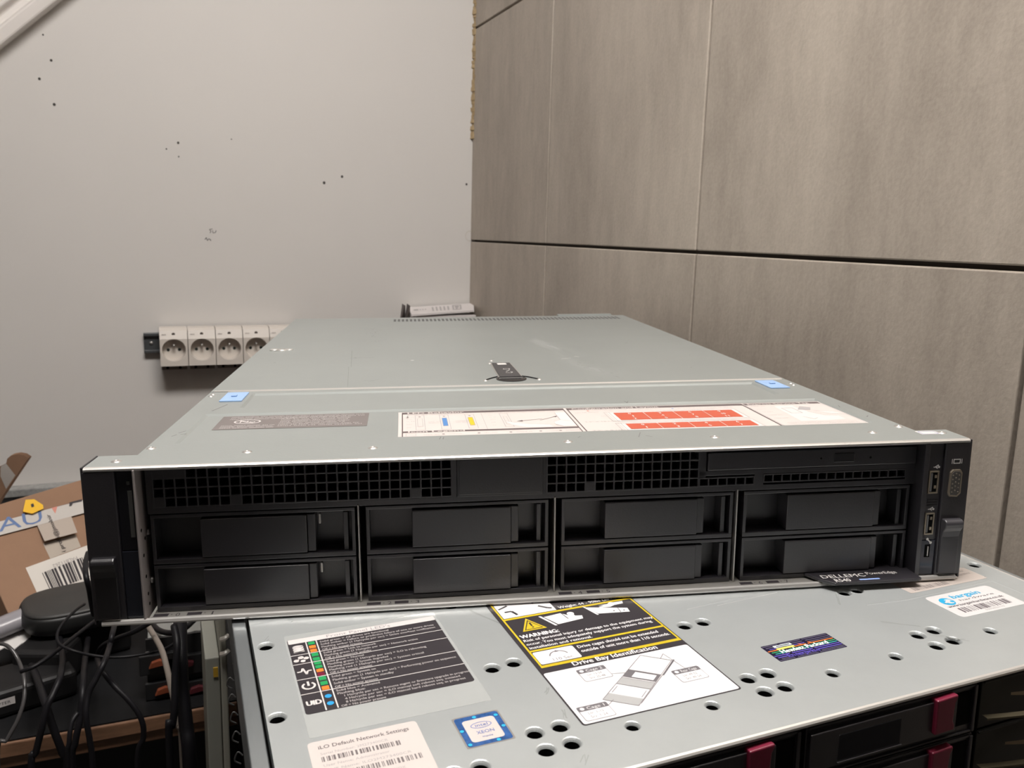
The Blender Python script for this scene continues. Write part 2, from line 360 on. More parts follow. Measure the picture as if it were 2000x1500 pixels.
# top lid
b = MB().box(-221, 221, 198, 703, H - 1.6, H, 0)
b.box(-221.6, -220.6, 198, 703, 60, H, 0); b.box(220.6, 221.6, 198, 703, 60, H, 0)
b.prism([(196.4, H - .4), (198.4, H + .5), (199.8, H + .5), (200.4, H)], 'x', -219, 219, 1)
b.box(130, 205, 700, 712, H - 1, H + 1.5, 0); b.box(-100, -20, 703, 712, H - 3, H - 1, 0); b.box(-221, 221, 703, 706, 20, H - 1, 0)
lid = b.build('top_lid', [LID, STEEL], sv, bevel=.35)
f = Flat()
for k in range(58): f.rect(-93 + k * 5.2, 655, -93 + k * 5.2 + 3.1, 683, 0, 1)
f.build('rear_vent', mat('vent_shadow', (0.10, 0.10, 0.10), 0.8), sv, loc=(0, 0, .0850))
# wear marks on the lid
f = Flat(); R = random.Random(11); SC_M = mat('scuff', (0.20, 0.20, 0.195), 0.6); SC_L = mat('light_scuff', (0.40, 0.405, 0.40), 0.6); SC_B = mat('bright_scratch', (0.75, 0.75, 0.73), 0.3, .6)
def smear(x0, y0, x1, y1, n, ln, w, m, ang, sp=9):
    for i in range(n):
        t = R.random(); x = x0 + (x1 - x0) * t + R.gauss(0, sp); y = y0 + (y1 - y0) * t + R.gauss(0, sp * 1.6); a = math.radians(ang + R.gauss(0, 14)); l = ln * R.random()
        f.line(x, y, x + l * math.cos(a), y + l * math.sin(a), w * (.5 + R.random()), m, 1)
smear(-118, 590, -112, 500, 70, 3.5, .35, 0, 90, 4); smear(-108, 470, -108, 452, 2, 20, .35, 0, 90, .4)
smear(60, 450, 70, 390, 60, 14, .7, 1, 110, 4); smear(58, 470, 72, 330, 24, 9, .6, 1, 100, 4)
smear(66, 330, 90, 215, 60, 10, .6, 1, 120, 5); smear(72, 290, 94, 212, 16, 9, .4, 0, 120, 4)
f.line(-130, 350, -108, 352, .5, 0, 1); f.disc(-125, 351, 1.2, 0, 1); f.line(-131, 400, -126, 300, .25, 0, 1); f.line(-128, 300, -123, 205, .2, 0, 1)
f.line(-112, 231, -104, 231, .4, 0, 1); f.line(-108, 226, -100, 236, .3, 0, 1); f.line(63, 322, 73, 326, 1.0, 2, 1); f.line(78, 336, 82, 332, 1.6, 2, 1); f.disc(-73, 330, 1.6, 2, 1)
for x, y in ((-196, 330), (0, 330), (-60, 480), (150, 420), (165, 260), (196, 420), (188, 330)): f.line(x, y, x + 2, y + 2, .6, 0, 1)
f.build('scuff_marks', [SC_M, SC_L, SC_B], sv, loc=(0, 0, .0850))
f = Flat()
for x0, y0, x1, y1, w in ((-79, 96, -78.3, 100, .7), (-61, 36, -60, 42, .5), (-59, 36, -58.4, 41, .5), (53, 27, 57, 38, .5), (58, 30, 61, 27, .5), (72, 121, 71, 128, .6), (74, 128, 71, 121, .4), (18, 30, 20, 33, .4), (-212, 70, -209, 75, .8), (-214, 62, -212, 66, .8), (-210, 66, -207, 68, .8), (212, 60, 215, 64, .8), (210, 90, 212, 96, .6), (-206, 130, -200, 150, 1.2)):
    f.line(x0, y0, x1, y1, w, 0, 1)
for x in (-221, -219.5): f.line(-221, 197.2, -209, 197.2, 1.1, 0, 2)
smear(-118, 128, -104, 136, 20, 5, .4, 1, 40, 3)
f.build('cover_marks', [SC_M, SC_L], sv, loc=(0, 0, .0850))
# screws and dimples
def screw(x, y, r=2.7, z=.085, name='screw'):
    b = MB().lathe((0, 0, 0), 'z', [(r * 1.25, -.2), (r * 1.2, .05), (r, .1), (r * .88, .45), (r * .5, .62), (r * .42, .3), (.2, .25)], 16)
    b.build(name, SILVER, sv, loc=(x * .001, y * .001, z), smooth=True)
for x, y in ((-228, 11), (-218, 36), (-164.7, 22), (-98, 22), (10.6, 22), (96.6, 22), (193, 21), (217, 33), (233, 15)): screw(x, y, 2.3)
for x, y in ((-217.5, 187), (-217.5, 180), (217, 178), (216, 171)): screw(x, y, 1.6)
b = MB().lathe((-207, 410, H), 'z', [(4.5, 0), (3.4, 1.2), (.2, 1.4)], 14); b.lathe((-193, 412, H), 'z', [(4.5, 0), (3.4, .8), (.2, .9)], 14); b.box(-205, -195, 405, 416, H - .5, H + .7)
b.build('lid_dimple', STEEL, sv, smooth=True)
for x in (-200, 200):
    s_ = 1 if x > 0 else -1
    b = MB().box(x - 7.6, x + 7.6, 159, 189, 0, 1.2); b.box(x - 2, x + 2, 172, 176, 1.2, 2.2)
    b.build('release_tab', LBLUE, sv, loc=(0, 0, .0848), bevel=1.0)
# lid latch
b = MB(); b.prism([(-5.5, 226), (15, 226), (13.8, 301), (-4.8, 301)], 'z', -.2, .35, 1)
b.prism([(-4.2, 228), (13.0, 228), (12.0, 297), (-3.6, 297)], 'z', .3, 1.6, 0)
b.build('lid_latch', [mat('latch_grey', (0.05, 0.048, 0.05), 0.45), SILVER], sv, loc=(0, 0, .085), bevel=.6)
b = MB().lathe((4.3, 223.5, 0), 'z', [(12.2, -.1), (12.2, .5), (10.6, .6), (10.2, .3), (9.8, .3)], 28); b.build('latch_cup', GLOSSBLK, sv, loc=(0, 0, .085))
b = MB().tube([(-16, 221, .4), (-10, 229, .5), (-6, 233, .5)], .5, 6); b.tube([(25, 220, .4), (19, 229, .5), (14, 233, .5)], .5, 6); b.build('latch_clip', GLOSSBLK, sv, loc=(0, 0, .085))
f = Flat(); f.rect(.2, 285, 8.2, 294, 0, 1); f.ring(5, 262, 3, .8, 0, 1); f.line(3, 250, 7, 256, .8, 0, 1); f.ring(5, 246, 3.2, .8, 0, 1, a0=200, a1=420); f.build('latch_print', TAGW, sv, loc=(0, 0, .0867))
for x, y in ((-17, 219), (26, 219), (-2, 318), (5, 305), (-5, 303)): screw(x, y, 1.8)
# grey regulatory label
f = sticker(-195.5, 79, -103.5, 115.5, .6, 0)
R = random.Random(5)
def fake(f, x0, x1, y, h, m, L=2, word=(3, 9)):
    x = x0
    while x < x1 - 2:
        n = R.randint(*word) * h * .55; f.text(''.join(R.choice('aeronstuvicmd') for _ in range(int(max(2, n / (h * .6))))), x, y, h, m, L, w=min(n, x1 - x)); x += n + h * .6
for k in range(3): fake(f, -190, -106 if k < 2 else -150, 111.5 - 3.2 * k, 1.9, 1)
for k in range(7): fake(f, -158, -106 - (9 if k < 5 else 1), 106 - 3.6 * k, 2.2, 1)
for k in range(3): fake(f, -192, -160, 88 - 3.0 * k, 2.0, 1)
f.ring(-178, 99, 8.2, 1.0, 1, 2, ry=5.6); f.line(-184, 103, -173, 94.5, .9, 1, 2); f.text('No', -183, 96.5, 4.6, 1, 2, w=10)
f.build('regulatory_sticker', [mat('label_grey', (0.155, 0.135, 0.13), 0.5), WHITE], sv, loc=(0, 0, .0841))
# long service label
f = sticker(-84.5, 44.6, 207.5, 114.2, .8, 0)
f.frame(-82.3, 46.8, 25, 113, .7, 1, 2)
f.rect(-82, 107.5, 24.6, 112.8, 1, 2); f.rect(-82, 57, 24.6, 61, 1, 2); f.text('LED Behavior', -79, 108.2, 3.8, 0, 3, w=37, bold=.18); f.text('Icon Legend', -79, 57.5, 3.0, 0, 3, w=34, bold=.18)
for x, c, s_ in ((-71, 0, ''), (-55.5, 2, ''), (-39, 3, '')):
    f.frame(x - 3, 63.5, x + 3, 103.5, .4, 4, 2); f.rect(x - 1.7, 72, x + 1.7, 94, c, 3); f.frame(x - 1.7, 72, x + 1.7, 94, .3, 4, 4); f.disc(x, 99, .8, 1, 3)
f.line(-31, 61, -31, 106, .3, 4, 2)
f.frame(-19.5, 65, -14, 103, .4, 4, 2); f.frame(-18, 72, -15.5, 94, .3, 4, 2)
for k, (x, y) in enumerate(((-78.5, 98), (-78.5, 92), (-78.5, 86), (-78.5, 78), (-78.5, 70), (-26, 98), (-26, 92), (-26, 86), (-26, 78), (-26, 70))): fake(f, x - 1, x + 4, y, 1.6, 4, 2, (2, 4))
for x in (-66, -49): fake(f, x, x + 8, 84, 1.8, 4); fake(f, x, x + 7, 80.5, 1.8, 4)
fake(f, -78, -40, 104.3, 1.7, 4); fake(f, -29, 20, 104.3, 1.7, 4)
f.line(-8, 80, 6, 84, .5, 1, 3); f.line(4, 80, 16, 90, .5, 1, 3); f.poly([(17.5, 92), (14, 89.5), (15.5, 87.5)], 1, 3); f.poly([(-11, 79), (-7, 82), (-7, 78)], 1, 3)
f.poly([(-18, 80), (-15, 70), (-6, 62), (10, 61.5), (8, 68), (-4, 71), (-12, 76)], 5, 3)
f.poly([(12, 68), (12, 75), (17, 80), (17, 101), (24, 101), (24, 62.5), (16, 62.5)], 5, 3); f.line(17, 80, 23, 76, .3, 4, 4); f.line(12, 75, 17, 80, .3, 4, 4); f.line(17, 101, 17, 80, .3, 4, 4); f.line(12, 68, 16, 62.5, .3, 4, 4)
f.line(-18, 80, -12, 76, .3, 4, 4); f.line(-12, 76, -4, 71, .3, 4, 4); f.line(-4, 71, 8, 68, .3, 4, 4)
f.frame(-80, 49, -74, 55, .3, 4, 2); fake(f, -70, -58, 50.5, 2, 4)
for k, x in enumerate((-58, -37, -18, 0, 12)): f.disc(x, 52, .9, 1, 2); fake(f, x + 3, x + 13, 51, 2, 4)
f.frame(26.8, 44.8, 149.5, 113, .8, 1, 2); f.rect(27, 107.5, 149, 112.8, 1, 2); f.text('Configuration and Layout', 30, 108.2, 3.6, 0, 3, w=60, bold=.15)
f.disc(40, 103.6, .9, 6, 2); fake(f, 43, 90, 102.7, 1.7, 4); f.disc(98, 103.6, .9, 2, 2); fake(f, 101, 140, 102.7, 1.7, 4); fake(f, 30, 46, 98, 1.8, 4)
f.text('3.5" x 12 Hard Drives', 31, 71, 2.2, 4, 2, w=34); f.text('3.5" x 8 Hard Drives', 31, 48, 2.2, 4, 2, w=34)
for y0, y1, nn, xx in ((74, 95, ('0 1 2', '3 4 5', '6 7 8', '9 10 11'), 52.5), (50, 64, ('0 1', '2 3', '4 5', '6 7'), 52.5)):
    f.rect(xx - 1, y0 - 2, 138, y1 + 2, 5, 2); f.frame(xx - 3.5, y0 - 2.6, 139, y1 + 2.6, .35, 4, 3); f.line(xx, y0 - 2, xx, y1 + 2, .4, 4, 3)
    for k in range(4):
        x = 55 + 20.3 * k; f.rect(x, y0, x + 19.8, y1, 6, 4); parts = nn[k].split()
        for j, s_ in enumerate(parts):
            h = (y1 - y0) / len(parts); f.text(s_, x + 10, y1 - h * (j + .75), h * .5, 5, 5, w=3.2 if len(s_) > 1 else 1.8, bold=.12, align='c')
fake(f, 88, 125, 97.6, 1.6, 4); fake(f, 88, 130, 67, 1.6, 4); fake(f, 45, 51, 86, 1.6, 4)
f.frame(150.6, 44.8, 205.5, 112.9, .4, 4, 2); f.line(149.5, 45, 149.5, 113, .8, 1, 2); f.rect(150.6, 107.5, 205, 112.8, 1, 2); f.text('Express Service Tag', 153, 108.2, 3.4, 0, 3, w=44, bold=.15)
for k in range(5): fake(f, 153, 163, 103 - 9 * k, 1.6, 4)
f.poly([(167, 58), (169, 102), (182, 102), (184, 84), (190, 72), (198, 70), (198, 60), (184, 58)], 5, 2); f.frame(171, 80, 179, 96, .6, 4, 3); f.poly([(180, 90), (186, 100), (192, 96), (188, 88)], 4, 3)
f.line(184, 84, 190, 72, .35, 4, 4); f.line(190, 72, 198, 70, .35, 4, 4); f.line(174, 70, 178, 62, .35, 4, 4); f.line(182, 66, 178, 62, .35, 4, 4); f.poly([(190, 86), (200, 82), (204, 74), (196, 76)], 5, 3); f.line(190, 86, 200, 82, .3, 4, 4)
for k in range(3): fake(f, 156, 202, 54 - 3.2 * k, 1.5, 4)
f.build('service_sticker', [PAPERW, INKB, NAVY and mat('label_blue', (0.07, 0.20, 0.45), 0.5), YEL, GREYINK, WHITE, REDO], sv, loc=(0, 0, .0841))
# small sticker on the right ear
f = sticker(219, 12, 231, 20, .5, 0); f.frame(220, 13, 230, 19, .4, 1, 2); f.build('asset_sticker', [WHITE, NAVY], sv, loc=(0, 0, .0851))

# --- grille above the bays
YG = 8.0
def grille(name, x0, cols, rows, z0, pw, ph, missing=()):
    b = MB(); w = .9
    for i in range(cols + 1): b.box(x0 + i * pw - w / 2, x0 + i * pw + w / 2, YG, YG + 7, z0 - w / 2, z0 + rows * ph + w / 2)
    for j in range(rows + 1): b.box(x0 - w / 2, x0 + cols * pw + w / 2, YG + .12, YG + 7, z0 + j * ph - w / 2, z0 + j * ph + w / 2)
    for i, j in missing: b.box(x0 + i * pw, x0 + (i + 1) * pw, YG + .05, YG + 3, z0 + j * ph, z0 + (j + 1) * ph)
    return b.build(name, BLK2, sv, bevel=.22)
grille('grille', -210.5, 28, 4, 60.2, 5.52, 5.15, [(0, 3), (0, 0), (7, 0), (24, 0), (1, 3), (2, 3)])
grille('grille', -3.6, 16, 4, 60.0, 5.40, 5.2, [(4, 0)])
grille('grille', 83.4, 6, 1, 60.2, 5.4, 4.6); grille('grille', 121.5, 16, 1, 61.3, 5.4, 4.4)
b = MB()
b.box(-214, 214, YG + .3, YG + 7, 56.6, 59.8); b.box(-214, 214, YG + .3, YG + 7, 80.9, 83)
b.box(-214, -210.6, YG + .3, YG + 7, 59, 82); b.box(-55.9, -53, YG + .3, YG + 7, 59, 82); b.box(-6, -3.7, YG + .3, YG + 7, 59, 82)
b.box(82.9, 87.2, YG + .3, YG + 7, 65, 82); b.box(83, 214, YG + .3, YG + 7, 66, 69); b.box(115.8, 121.4, YG + .3, YG + 7, 59, 67); b.box(208, 214, YG + .3, YG + 7, 59, 67); b.box(83, 214, YG + .3, YG + 7, 79.9, 82)
b.build('grille_surround', BLK2, sv, bevel=.3)
b = MB().box(-214, 214, 22, 23, 2, 83); b.build('inner_bulkhead', VOID, sv)
b = MB().box(-53, -6, YG - .4, YG + 8, 59.6, 81.4); b.box(-52, -7, YG - .9, YG - .3, 60.8, 80.6); b.build('blanking_panel', BLK2, sv, bevel=.4)
od = MB().box(87.6, 213, YG - 1.2, YG + 10, 69.4, 79.6).build('optical_drive', BLK2, sv, bevel=.5)
MB().box(162.5, 174.5, YG - 1.7, YG, 71.8, 77.2).build('eject_button', BLK, od, bevel=.35)
MB().lathe((184.5, YG - 1.3, 74), 'y', [(.7, .15), (.7, 0), (.1, 0)], 10).build('pinhole', VOID, od); MB().lathe((154.5, YG - 1.35, 74.4), 'y', [(.6, .15), (.5, 0), (.1, 0)], 10).build('indicator', VOID, od)
# --- eight drive blanks
def blank(x0, x1, z0, z1, px0, px1, tab):
    b = MB(); t = 1.9
    b.box(x0, x1, YG, YG + 13, z1 - t, z1); b.box(x0, x1, YG, YG + 13, z0, z0 + t + .7)
    b.box(x0, x0 + t, YG + .1, YG + 13, z0, z1); b.box(x1 - t, x1, YG + .1, YG + 13, z0, z1)
    b.box(x0 + .5, x1 - .5, YG + 12, YG + 13, z0 + .5, z1 - .5)
    b.box(x1 - t - 4.5, x1 - t - 2.0, YG + 2, YG + 12, z0 + 2, z1 - 3)
    o = b.build('drive_blank', BLK2, sv, bevel=.35)
    b = MB().box(px0, px1, YG - .8, YG + 12, z0 + t + 1.2, z1 - t - 1.2)
    b.box(px1, px1 + 4.4, YG + .9, YG + 12, z0 + t + 1.2, z1 - t - 1.2); b.build('handle_plate', BLK2, o, bevel=.55, seg=3)
    if tab:
        b = MB().box(px1 + 6, px1 + 7.2, YG + 3, YG + 6, z1 - 9.5, z1 - 4); b.build('contact_spring', SILVER, o, bevel=.3)
for i, (x0, x1, p0, p1) in enumerate(((-213, -108, -188, -133.5), (-102.3, -2.6, -77.6, -23.6), (4.8, 104, 29.3, 82.8), (110.3, 211.5, 136.2, 189.6))):
    blank(x0, x1, 29.0, 56.2, p0, p1, i == 0); blank(x0, x1, 2.2, 28.4, p0, p1, i == 0)
for x in (-106.2, .9, 106.0): MB().box(x - .4, x + .4, YG - .8, YG + 13, 2.1, 57.5).build('bay_divider', SILVER, sv, bevel=.2)
b = MB().box(-217.2, -216.2, -1.2, 22, 1, 83.2); fl = b.build('side_flange', mat('flange_steel', (0.40, 0.36, 0.35), 0.5, 0.4), sv, bevel=.25)
for z, y in ((50, 3), (44, 8), (36, 4), (24, 5), (14, 6), (8, 7)):
    MB().lathe((-216.2, y, z), 'x', [(1.0, 0), (1.0, .08), (.2, .1)], 10).build('rivet_hole', VOID, fl)
for z in (46, 19): MB().lathe((-215.6, 12, z), 'x', [(1.8, -.6), (1.6, .8), (.3, 1.2)], 12).build('rivet', SILVER, fl, smooth=True)
MB().box(213.6, 216.4, -.4, 22, 2, 83).build('side_flange', BLK2, sv, bevel=.3)
# --- ears
def ear_body(name, x0, x1, ix0, ix1, fx):
    """x0..x1 whole ear, ix0..ix1 the inner glossy strip"""
    b = MB().box(x0, x1, 3.0, 22, 3, 82.6); b.box(fx[0], fx[1], -.3, 4, 3, 82.6); o = b.build(name, BLK2, sv, bevel=.5)
    return o
el = ear_body('left_ear', -241, -217.3, -226, -217.5, (-241.6, -226))
MB().box(-225.9, -217.4, 1.6, 4, 40, 82).build('status_panel', GLOSSBLK, el, bevel=.3)
MB().box(-225.9, -217.4, 1.2, 4, 3, 39.6).build('lower_panel', mat('gloss_slate', (0.02, 0.022, 0.03), 0.12), el, bevel=.3)
b = MB().box(-220.8, -218.6, 1.2, 2, 47, 72); b.box(-221, -219.4, 1.2, 2, 75, 77); b.build('status_light', mat('smoked_lens', (0.09, 0.09, 0.085), 0.2), el, bevel=.2)
def latch(x0, x1, ear, m):
    b = MB(); b.prism([(.5, 4), (-1.8, 4.2), (-2.0, 27), (-2.8, 30.6), (-4.4, 33), (-5.2, 35.2), (-4.8, 36.8), (-3.2, 37.8), (-1, 38), (.5, 37)], 'x', x0, x1)
    return b.build('latch_handle', m, ear, bevel=.7, seg=3)
latch(-240, -228.4, el, BLK); MB().box(-242, -241, -.3, 23, 1, 85.2).build('ear_rim', BLK2, el, bevel=.3)
er = ear_body('right_ear', 217, 241, 217, 226, (226.2, 241.6))
MB().box(216.8, 226, 1.4, 4, 24.5, 82).build('port_panel', BLK2, er, bevel=.3)
MB().box(216.8, 226, 1.2, 4, 3, 24.3).build('lower_panel', mat('gloss_slate2', (0.03, 0.032, 0.045), 0.1), er, bevel=.3)
MB().box(241, 242, -.3, 23, 1, 84.6).build('ear_rim', BLK2, er, bevel=.3); latch(227.4, 238.6, er, mat('latch_satin', (0.045, 0.043, 0.048), 0.35))
BRASS = mat('connector_metal', (0.42, 0.36, 0.28), 0.35, 0.8)
def usb(x0, x1, z0, z1):
    b = MB(); w = .8
    b.box(x0, x1, .6, 4, z1 - w, z1); b.box(x0, x1, .6, 4, z0, z0 + w); b.box(x0, x0 + w, .6, 4, z0, z1); b.box(x1 - w, x1, .6, 4, z0, z1)
    b.box(x0, x1, 1.25, 1.5, z0, z1, 1); b.box(x0 + 1.0, x0 + 2.2, .7, 3.5, z0 + 1.3, z1 - 1.3, 2)
    for z in (z0 + (z1 - z0) * .28, z0 + (z1 - z0) * .75): b.box(x1 - 2.4, x1 - 1.1, .9, 1.4, z - .9, z + .9, 0)
    b.build('usb_port', [BRASS, VOID, DKSTEEL], er, bevel=.12)
usb(217.9, 224.0, 52.8, 66.3); usb(217.9, 223.6, 27.8, 41.0)
b = MB().box(219.6, 222.8, .9, 1.6, 13.8, 21.6, 1); b.box(221.0, 221.7, .6, 1.5, 14.6, 20.6, 0); b.build('micro_usb_port', [SILVER, VOID], er, bevel=.15)
b = MB()
pr = [(229.3, 53.2), (229.9, 51.4), (234.8, 51.0), (236.9, 53.0), (236.9, 65.4), (235.6, 67.2), (231.0, 67.2), (229.6, 65.6)]
b.prism(pr, 'y', -1.4, 2, 0); pc = [(233.1 + (x - 233.1) * .78, 59.1 + (z - 59.1) * .88) for x, z in pr]; b.prism(pc, 'y', -1.6, -1.3, 1)
for i in range(3):
    for j in range(5): b.lathe((231.1 + 1.9 * i, -1.75, 54.0 + 2.5 * j + (.9 if i == 1 else 0)), 'y', [(.5, .3), (.5, 0), (.1, 0)], 8, 2)
b.build('vga_port', [BRASS, mat('vga_face', (.07, .065, .06), .4), mat('pin', (0.25, 0.22, 0.18), .4, .6)], er, bevel=.1)
f = Flat(); f.frame(231.2, 70.6, 235.6, 73.4, .5, 0, 1); f.rect(230.2, 70.6, 230.6, 73.4, 0, 1); f.rect(236.2, 70.6, 236.6, 73.4, 0, 1)
for z, x in ((69.0, 221), (43.8, 220)):
    f.line(x - 1.8, z, x + 1.8, z, .4, 0, 1); f.line(x - 1, z, x + .6, z + 1.0, .35, 0, 1); f.line(x - .5, z, x + .8, z - 1.0, .35, 0, 1); f.disc(x + 1.6, z, .6, 0, 1); f.disc(x + .9, z + 1, .4, 0, 1)
f.line(219.8, 25.4, 221.6, 23.6, .7, 0, 2); f.disc(219.6, 25.6, .8, 0, 2); f.disc(221.8, 23.4, .8, 0, 2)
f.build('port_icons', TAGW, er, loc=(0, -.0004, 0), rot=(math.radians(90), 0, 0))
b = MB()
for k in range(3): b.box(218.4, 224.6, 1.0, 1.6, 45.4 + 1.5 * k, 45.9 + 1.5 * k)
b.build('finger_ridges', BLK, er)
# --- pull-out information tag
b = MB().prism([(149.4, 8), (154.4, -1.6), (160.4, -8.2), (211.3, -8.2), (213.8, -7), (213.8, 8)], 'z', 3.2, 5.0)
tg = b.build('information_tag', BLK2, sv, bevel=.4)
f = Flat(); k = dict(bold=.08)
f.text('DELLEMC', 156, -1.2, 4.2, 0, 1, w=27, **k); f.text('PowerEdge', 184.5, .8, 3.4, 0, 1, w=19, bold=.04); f.text('R540', 161.5, -6.8, 4.0, 0, 1, w=9.6, **k)
f.build('tag_print', TAGW, tg, loc=(0, 0, .00500))
f = Flat(); f.rr(176.5, -6.0, 189, -4.4, .6, 0, 1); f.build('tag_stripe', mat('tag_blue', (0.26, 0.38, 0.72), .4), tg, loc=(0, 0, .00500))

# ------------------------------------------------------------------ the lower server (turned 14 degrees against the upper one)
th = math.radians(14)
o2 = Vector((53 * math.cos(th) + 144 * math.sin(th), 53 * math.sin(th) - 144 * math.cos(th), -0.5)) * .001
BASE = .087
MW2 = Matrix.Translation(O1 + RM @ o2) @ RM.to_4x4() @ Matrix.Rotation(th, 4, 'Z') @ Matrix.Translation((0, 0, -BASE))
hs_ = empty('storage_server', mw=MW2, label='silver storage server with crimson drive latches and many lid stickers, under the grey rack server', cat='server')
LZ = (0, 0, BASE)
def dimple_lid(b, outer, holes, zt, m=0, r=3.5, n=18):
    vs = [Vector(p) for p in outer]; no = len(vs); ed = [(i, (i + 1) % no) for i in range(no)]
    for hx, hy, hr in holes:
        k0 = len(vs)
        for k in range(n): a = 2 * math.pi * k / n; vs.append(Vector((hx + hr * 1.22 * math.cos(a), hy + hr * 1.22 * math.sin(a))))
        ed += [(k0 + k, k0 + (k + 1) % n) for k in range(n)]
    ov, oe, of, *_ = delaunay_2d_cdt(vs, ed, [], 0, 1e-4)
    fs = []
    for t in of:
        c = sum((ov[i] for i in t), Vector((0, 0))) / len(t)
        if all((c.x - hx) ** 2 + (c.y - hy) ** 2 > (hr * 1.18) ** 2 for hx, hy, hr in holes):
            fs.append(tuple(t))
    b.add([(v.x, v.y, zt) for v in ov], fs, m)
    for hx, hy, hr in holes:
        pr = [(hr * 1.22, 0), (hr * 1.08, -.22), (hr * .93, -.9), (hr * .86, -1.6)]
        b.lathe((hx, hy, zt), 'z', pr, n, m, cap=False); b.lathe((hx, hy, zt), 'z', [(hr * .86, -1.6), (hr * .86, -9)], n, 2, cap=False)
        b.add([(hx + hr * .86 * math.cos(2 * math.pi * k / n), hy + hr * .86 * math.sin(2 * math.pi * k / n), zt - 9) for k in range(n)], [tuple(range(n))], 2)
big = [(-207.2, 149.9), (-208.6, 84.1), (-109.9, 89.4), (-98.6, 90.6), (-108.1, 160.5), (-1.6, 93.4), (9.6, 93.3), (-3.2, 38.1), (8.1, 38.5), (-3.1, 26), (8, 26.2),
       (-111.2, 34.8), (-99.5, 35.3), (-111.4, 22.4), (-99.9, 22.9), (103.6, 41.6), (115.3, 42.5), (103.3, 29.7), (115.4, 30.7), (209.5, 97.7), (105.7, 95.2), (-139.2, 22.1), (-150, 22), (114.5, 95.2), (-207, 22)]
small = [(-31.6, 25.2), (-71.4, 24.4), (36.4, 27.6), (76, 28.9), (142.1, 31.4)]
holes = [(x, y, 3.7) for x, y in big] + [(x, y, 3.1) for x, y in small]
b = MB(); dimple_lid(b, [(-213, 1.2), (216, 1.2), (216, 690), (-213, 690)], holes, 0)
b.prism([(1.2, 0), (.2, -.3), (-.5, -1.0), (-.5, -2.0), (.4, -2.6), (1.2, -2.6)], 'x', -213, 216, 1)
b.box(-213, -212.3, 1, 690, -9, -.01, 0); b.box(215.4, 216, 1, 690, -9, -.01, 0); b.box(-213, 216, 689, 690, -80, -.01, 0)
b.prism([(215.0, 0), (215.5, .35), (216.4, .25), (216.6, -.6), (215, -.6)], 'y', 1, 690, 1)
b.build('lid', [LID2, STEEL, VOID], hs_, loc=LZ)
b = MB(); b.box(-211, 213, 20, 688, -86.5, -60); b.box(-211, -209, 14, 688, -86, -11); b.box(211, 213, 14, 688, -86, -11); b.box(-211, 213, 14, 18, -86, -2)
b.build('chassis', mat('chassis_black', (0.03, 0.03, 0.032), 0.5), hs_, loc=LZ)
for s_, m_ in ((-1, 'l'), (1, 'r')):
    x0, x1 = (-221.5, -214.6) if s_ < 0 else (217.2, 222.2)
    b = MB().box(x0, x1, 12, 680, -2.5, -1.2); b.box(x0, x0 + 1, 12, 680, -42, -1.2); b.box(x1 - .8, x1, 12, 680, -12, -1.2)
    b.build('slide_rail', mat('rail_zinc', (0.46, 0.49, 0.50), 0.33, 0.75, noise=0.18, nscale=30, nstretch=(2, .3, 1)), hs_, loc=LZ, bevel=.7)
for k in range(7):
    y = 75 + 17 * k; MB().tube([(-222.5, y, -30), (-224.5, y, -28), (-226, y + 2, -33), (-223.5, y + 3, -36)], .35, 6).build('wire_hook', DKSTEEL, hs_, loc=LZ)
# pressed lines on the lid
def ridge(x0, y0, x1, y1, w=.9, h=.16):
    d = math.hypot(x1 - x0, y1 - y0); nx, ny = -(y1 - y0) / d * w, (x1 - x0) / d * w
    b = MB(); b.add([(x0 + nx, y0 + ny, .01), (x1 + nx, y1 + ny, .01), (x1 - nx, y1 - ny, .01), (x0 - nx, y0 - ny, .01), (x0, y0, h), (x1, y1, h)], [(0, 1, 5, 4), (5, 2, 3, 4), (0, 4, 3), (1, 2, 5)]); b.build('pressed_ridge', LID2, hs_, loc=LZ)
for r_ in ((-212, 176, -194, 176), (-194, 176, -192, 172), (130, 75, 198.5, 76.5), (198.5, 76.5, 199.5, 40), (150, 97.5, 199.5, 97.5), (199.5, 97.5, 200, 82.5), (105, 78, 130, 75), (20, 110, 62, 112)): ridge(*r_)
# stickers ------------------------------------------------------------
def st(name, f, mats, up=.03):
    f.build(name, mats, hs_, loc=(0, 0, BASE + up * .001))
f = sticker(-198, 64, -119.4, 156.5, .8, 0)
st('clear_film', f, [mat('clear_film', (0.56, 0.58, 0.57), 0.25, 0.35, noise=.05)], .01)
f = sticker(-197, 81.5, -121, 151.5, 1.6, 1)
f.rr(-196.6, 146.5, -121, 151.3, .8, 0, 2); f.text('Front Panel LED\'s', -178, 147.5, 2.7, 3, 3, w=33)
rows = [146.3, 134.5, 125.4, 111, 97.9, 81.6]
TXT = [['Solid green = All drives are functional', 'Solid amber = Failure or predictive failure of one or more drives', 'Flashing amber (1 Hz/cycle per sec) = Drive overheat notification', 'Off = No power present'],
       ['Solid green = Link to network', 'Flashing green (1 Hz/cycle per sec) = Network active', 'Off = No network activity'],
       ['Solid green = Normal', 'Flashing green (1 Hz/cycle per sec) = iLO is rebooting', 'Flashing amber = System degraded', 'Flashing red (1 Hz/cycle per sec) = System critical', 'Off = No power present'],
       ['Solid green = System on', 'Flashing green (1 Hz/cycle per sec) = Performing power on sequence', 'Solid amber = System in standby', 'Off = No power present'],
       ['Solid blue = Activated', 'Flashing blue:', '    1 Hz/cycle per sec = Remote mgmt or firmware upgrade in progress', '    4 Hz/cycle per sec = iLO manual soft reboot seq. initiated', '    8 Hz/cycle per sec = iLO manual hard reboot seq. in progress', 'Off = No power present']]
DOT = ['goo', 'gg', 'ggor', 'ggo', 'bb']
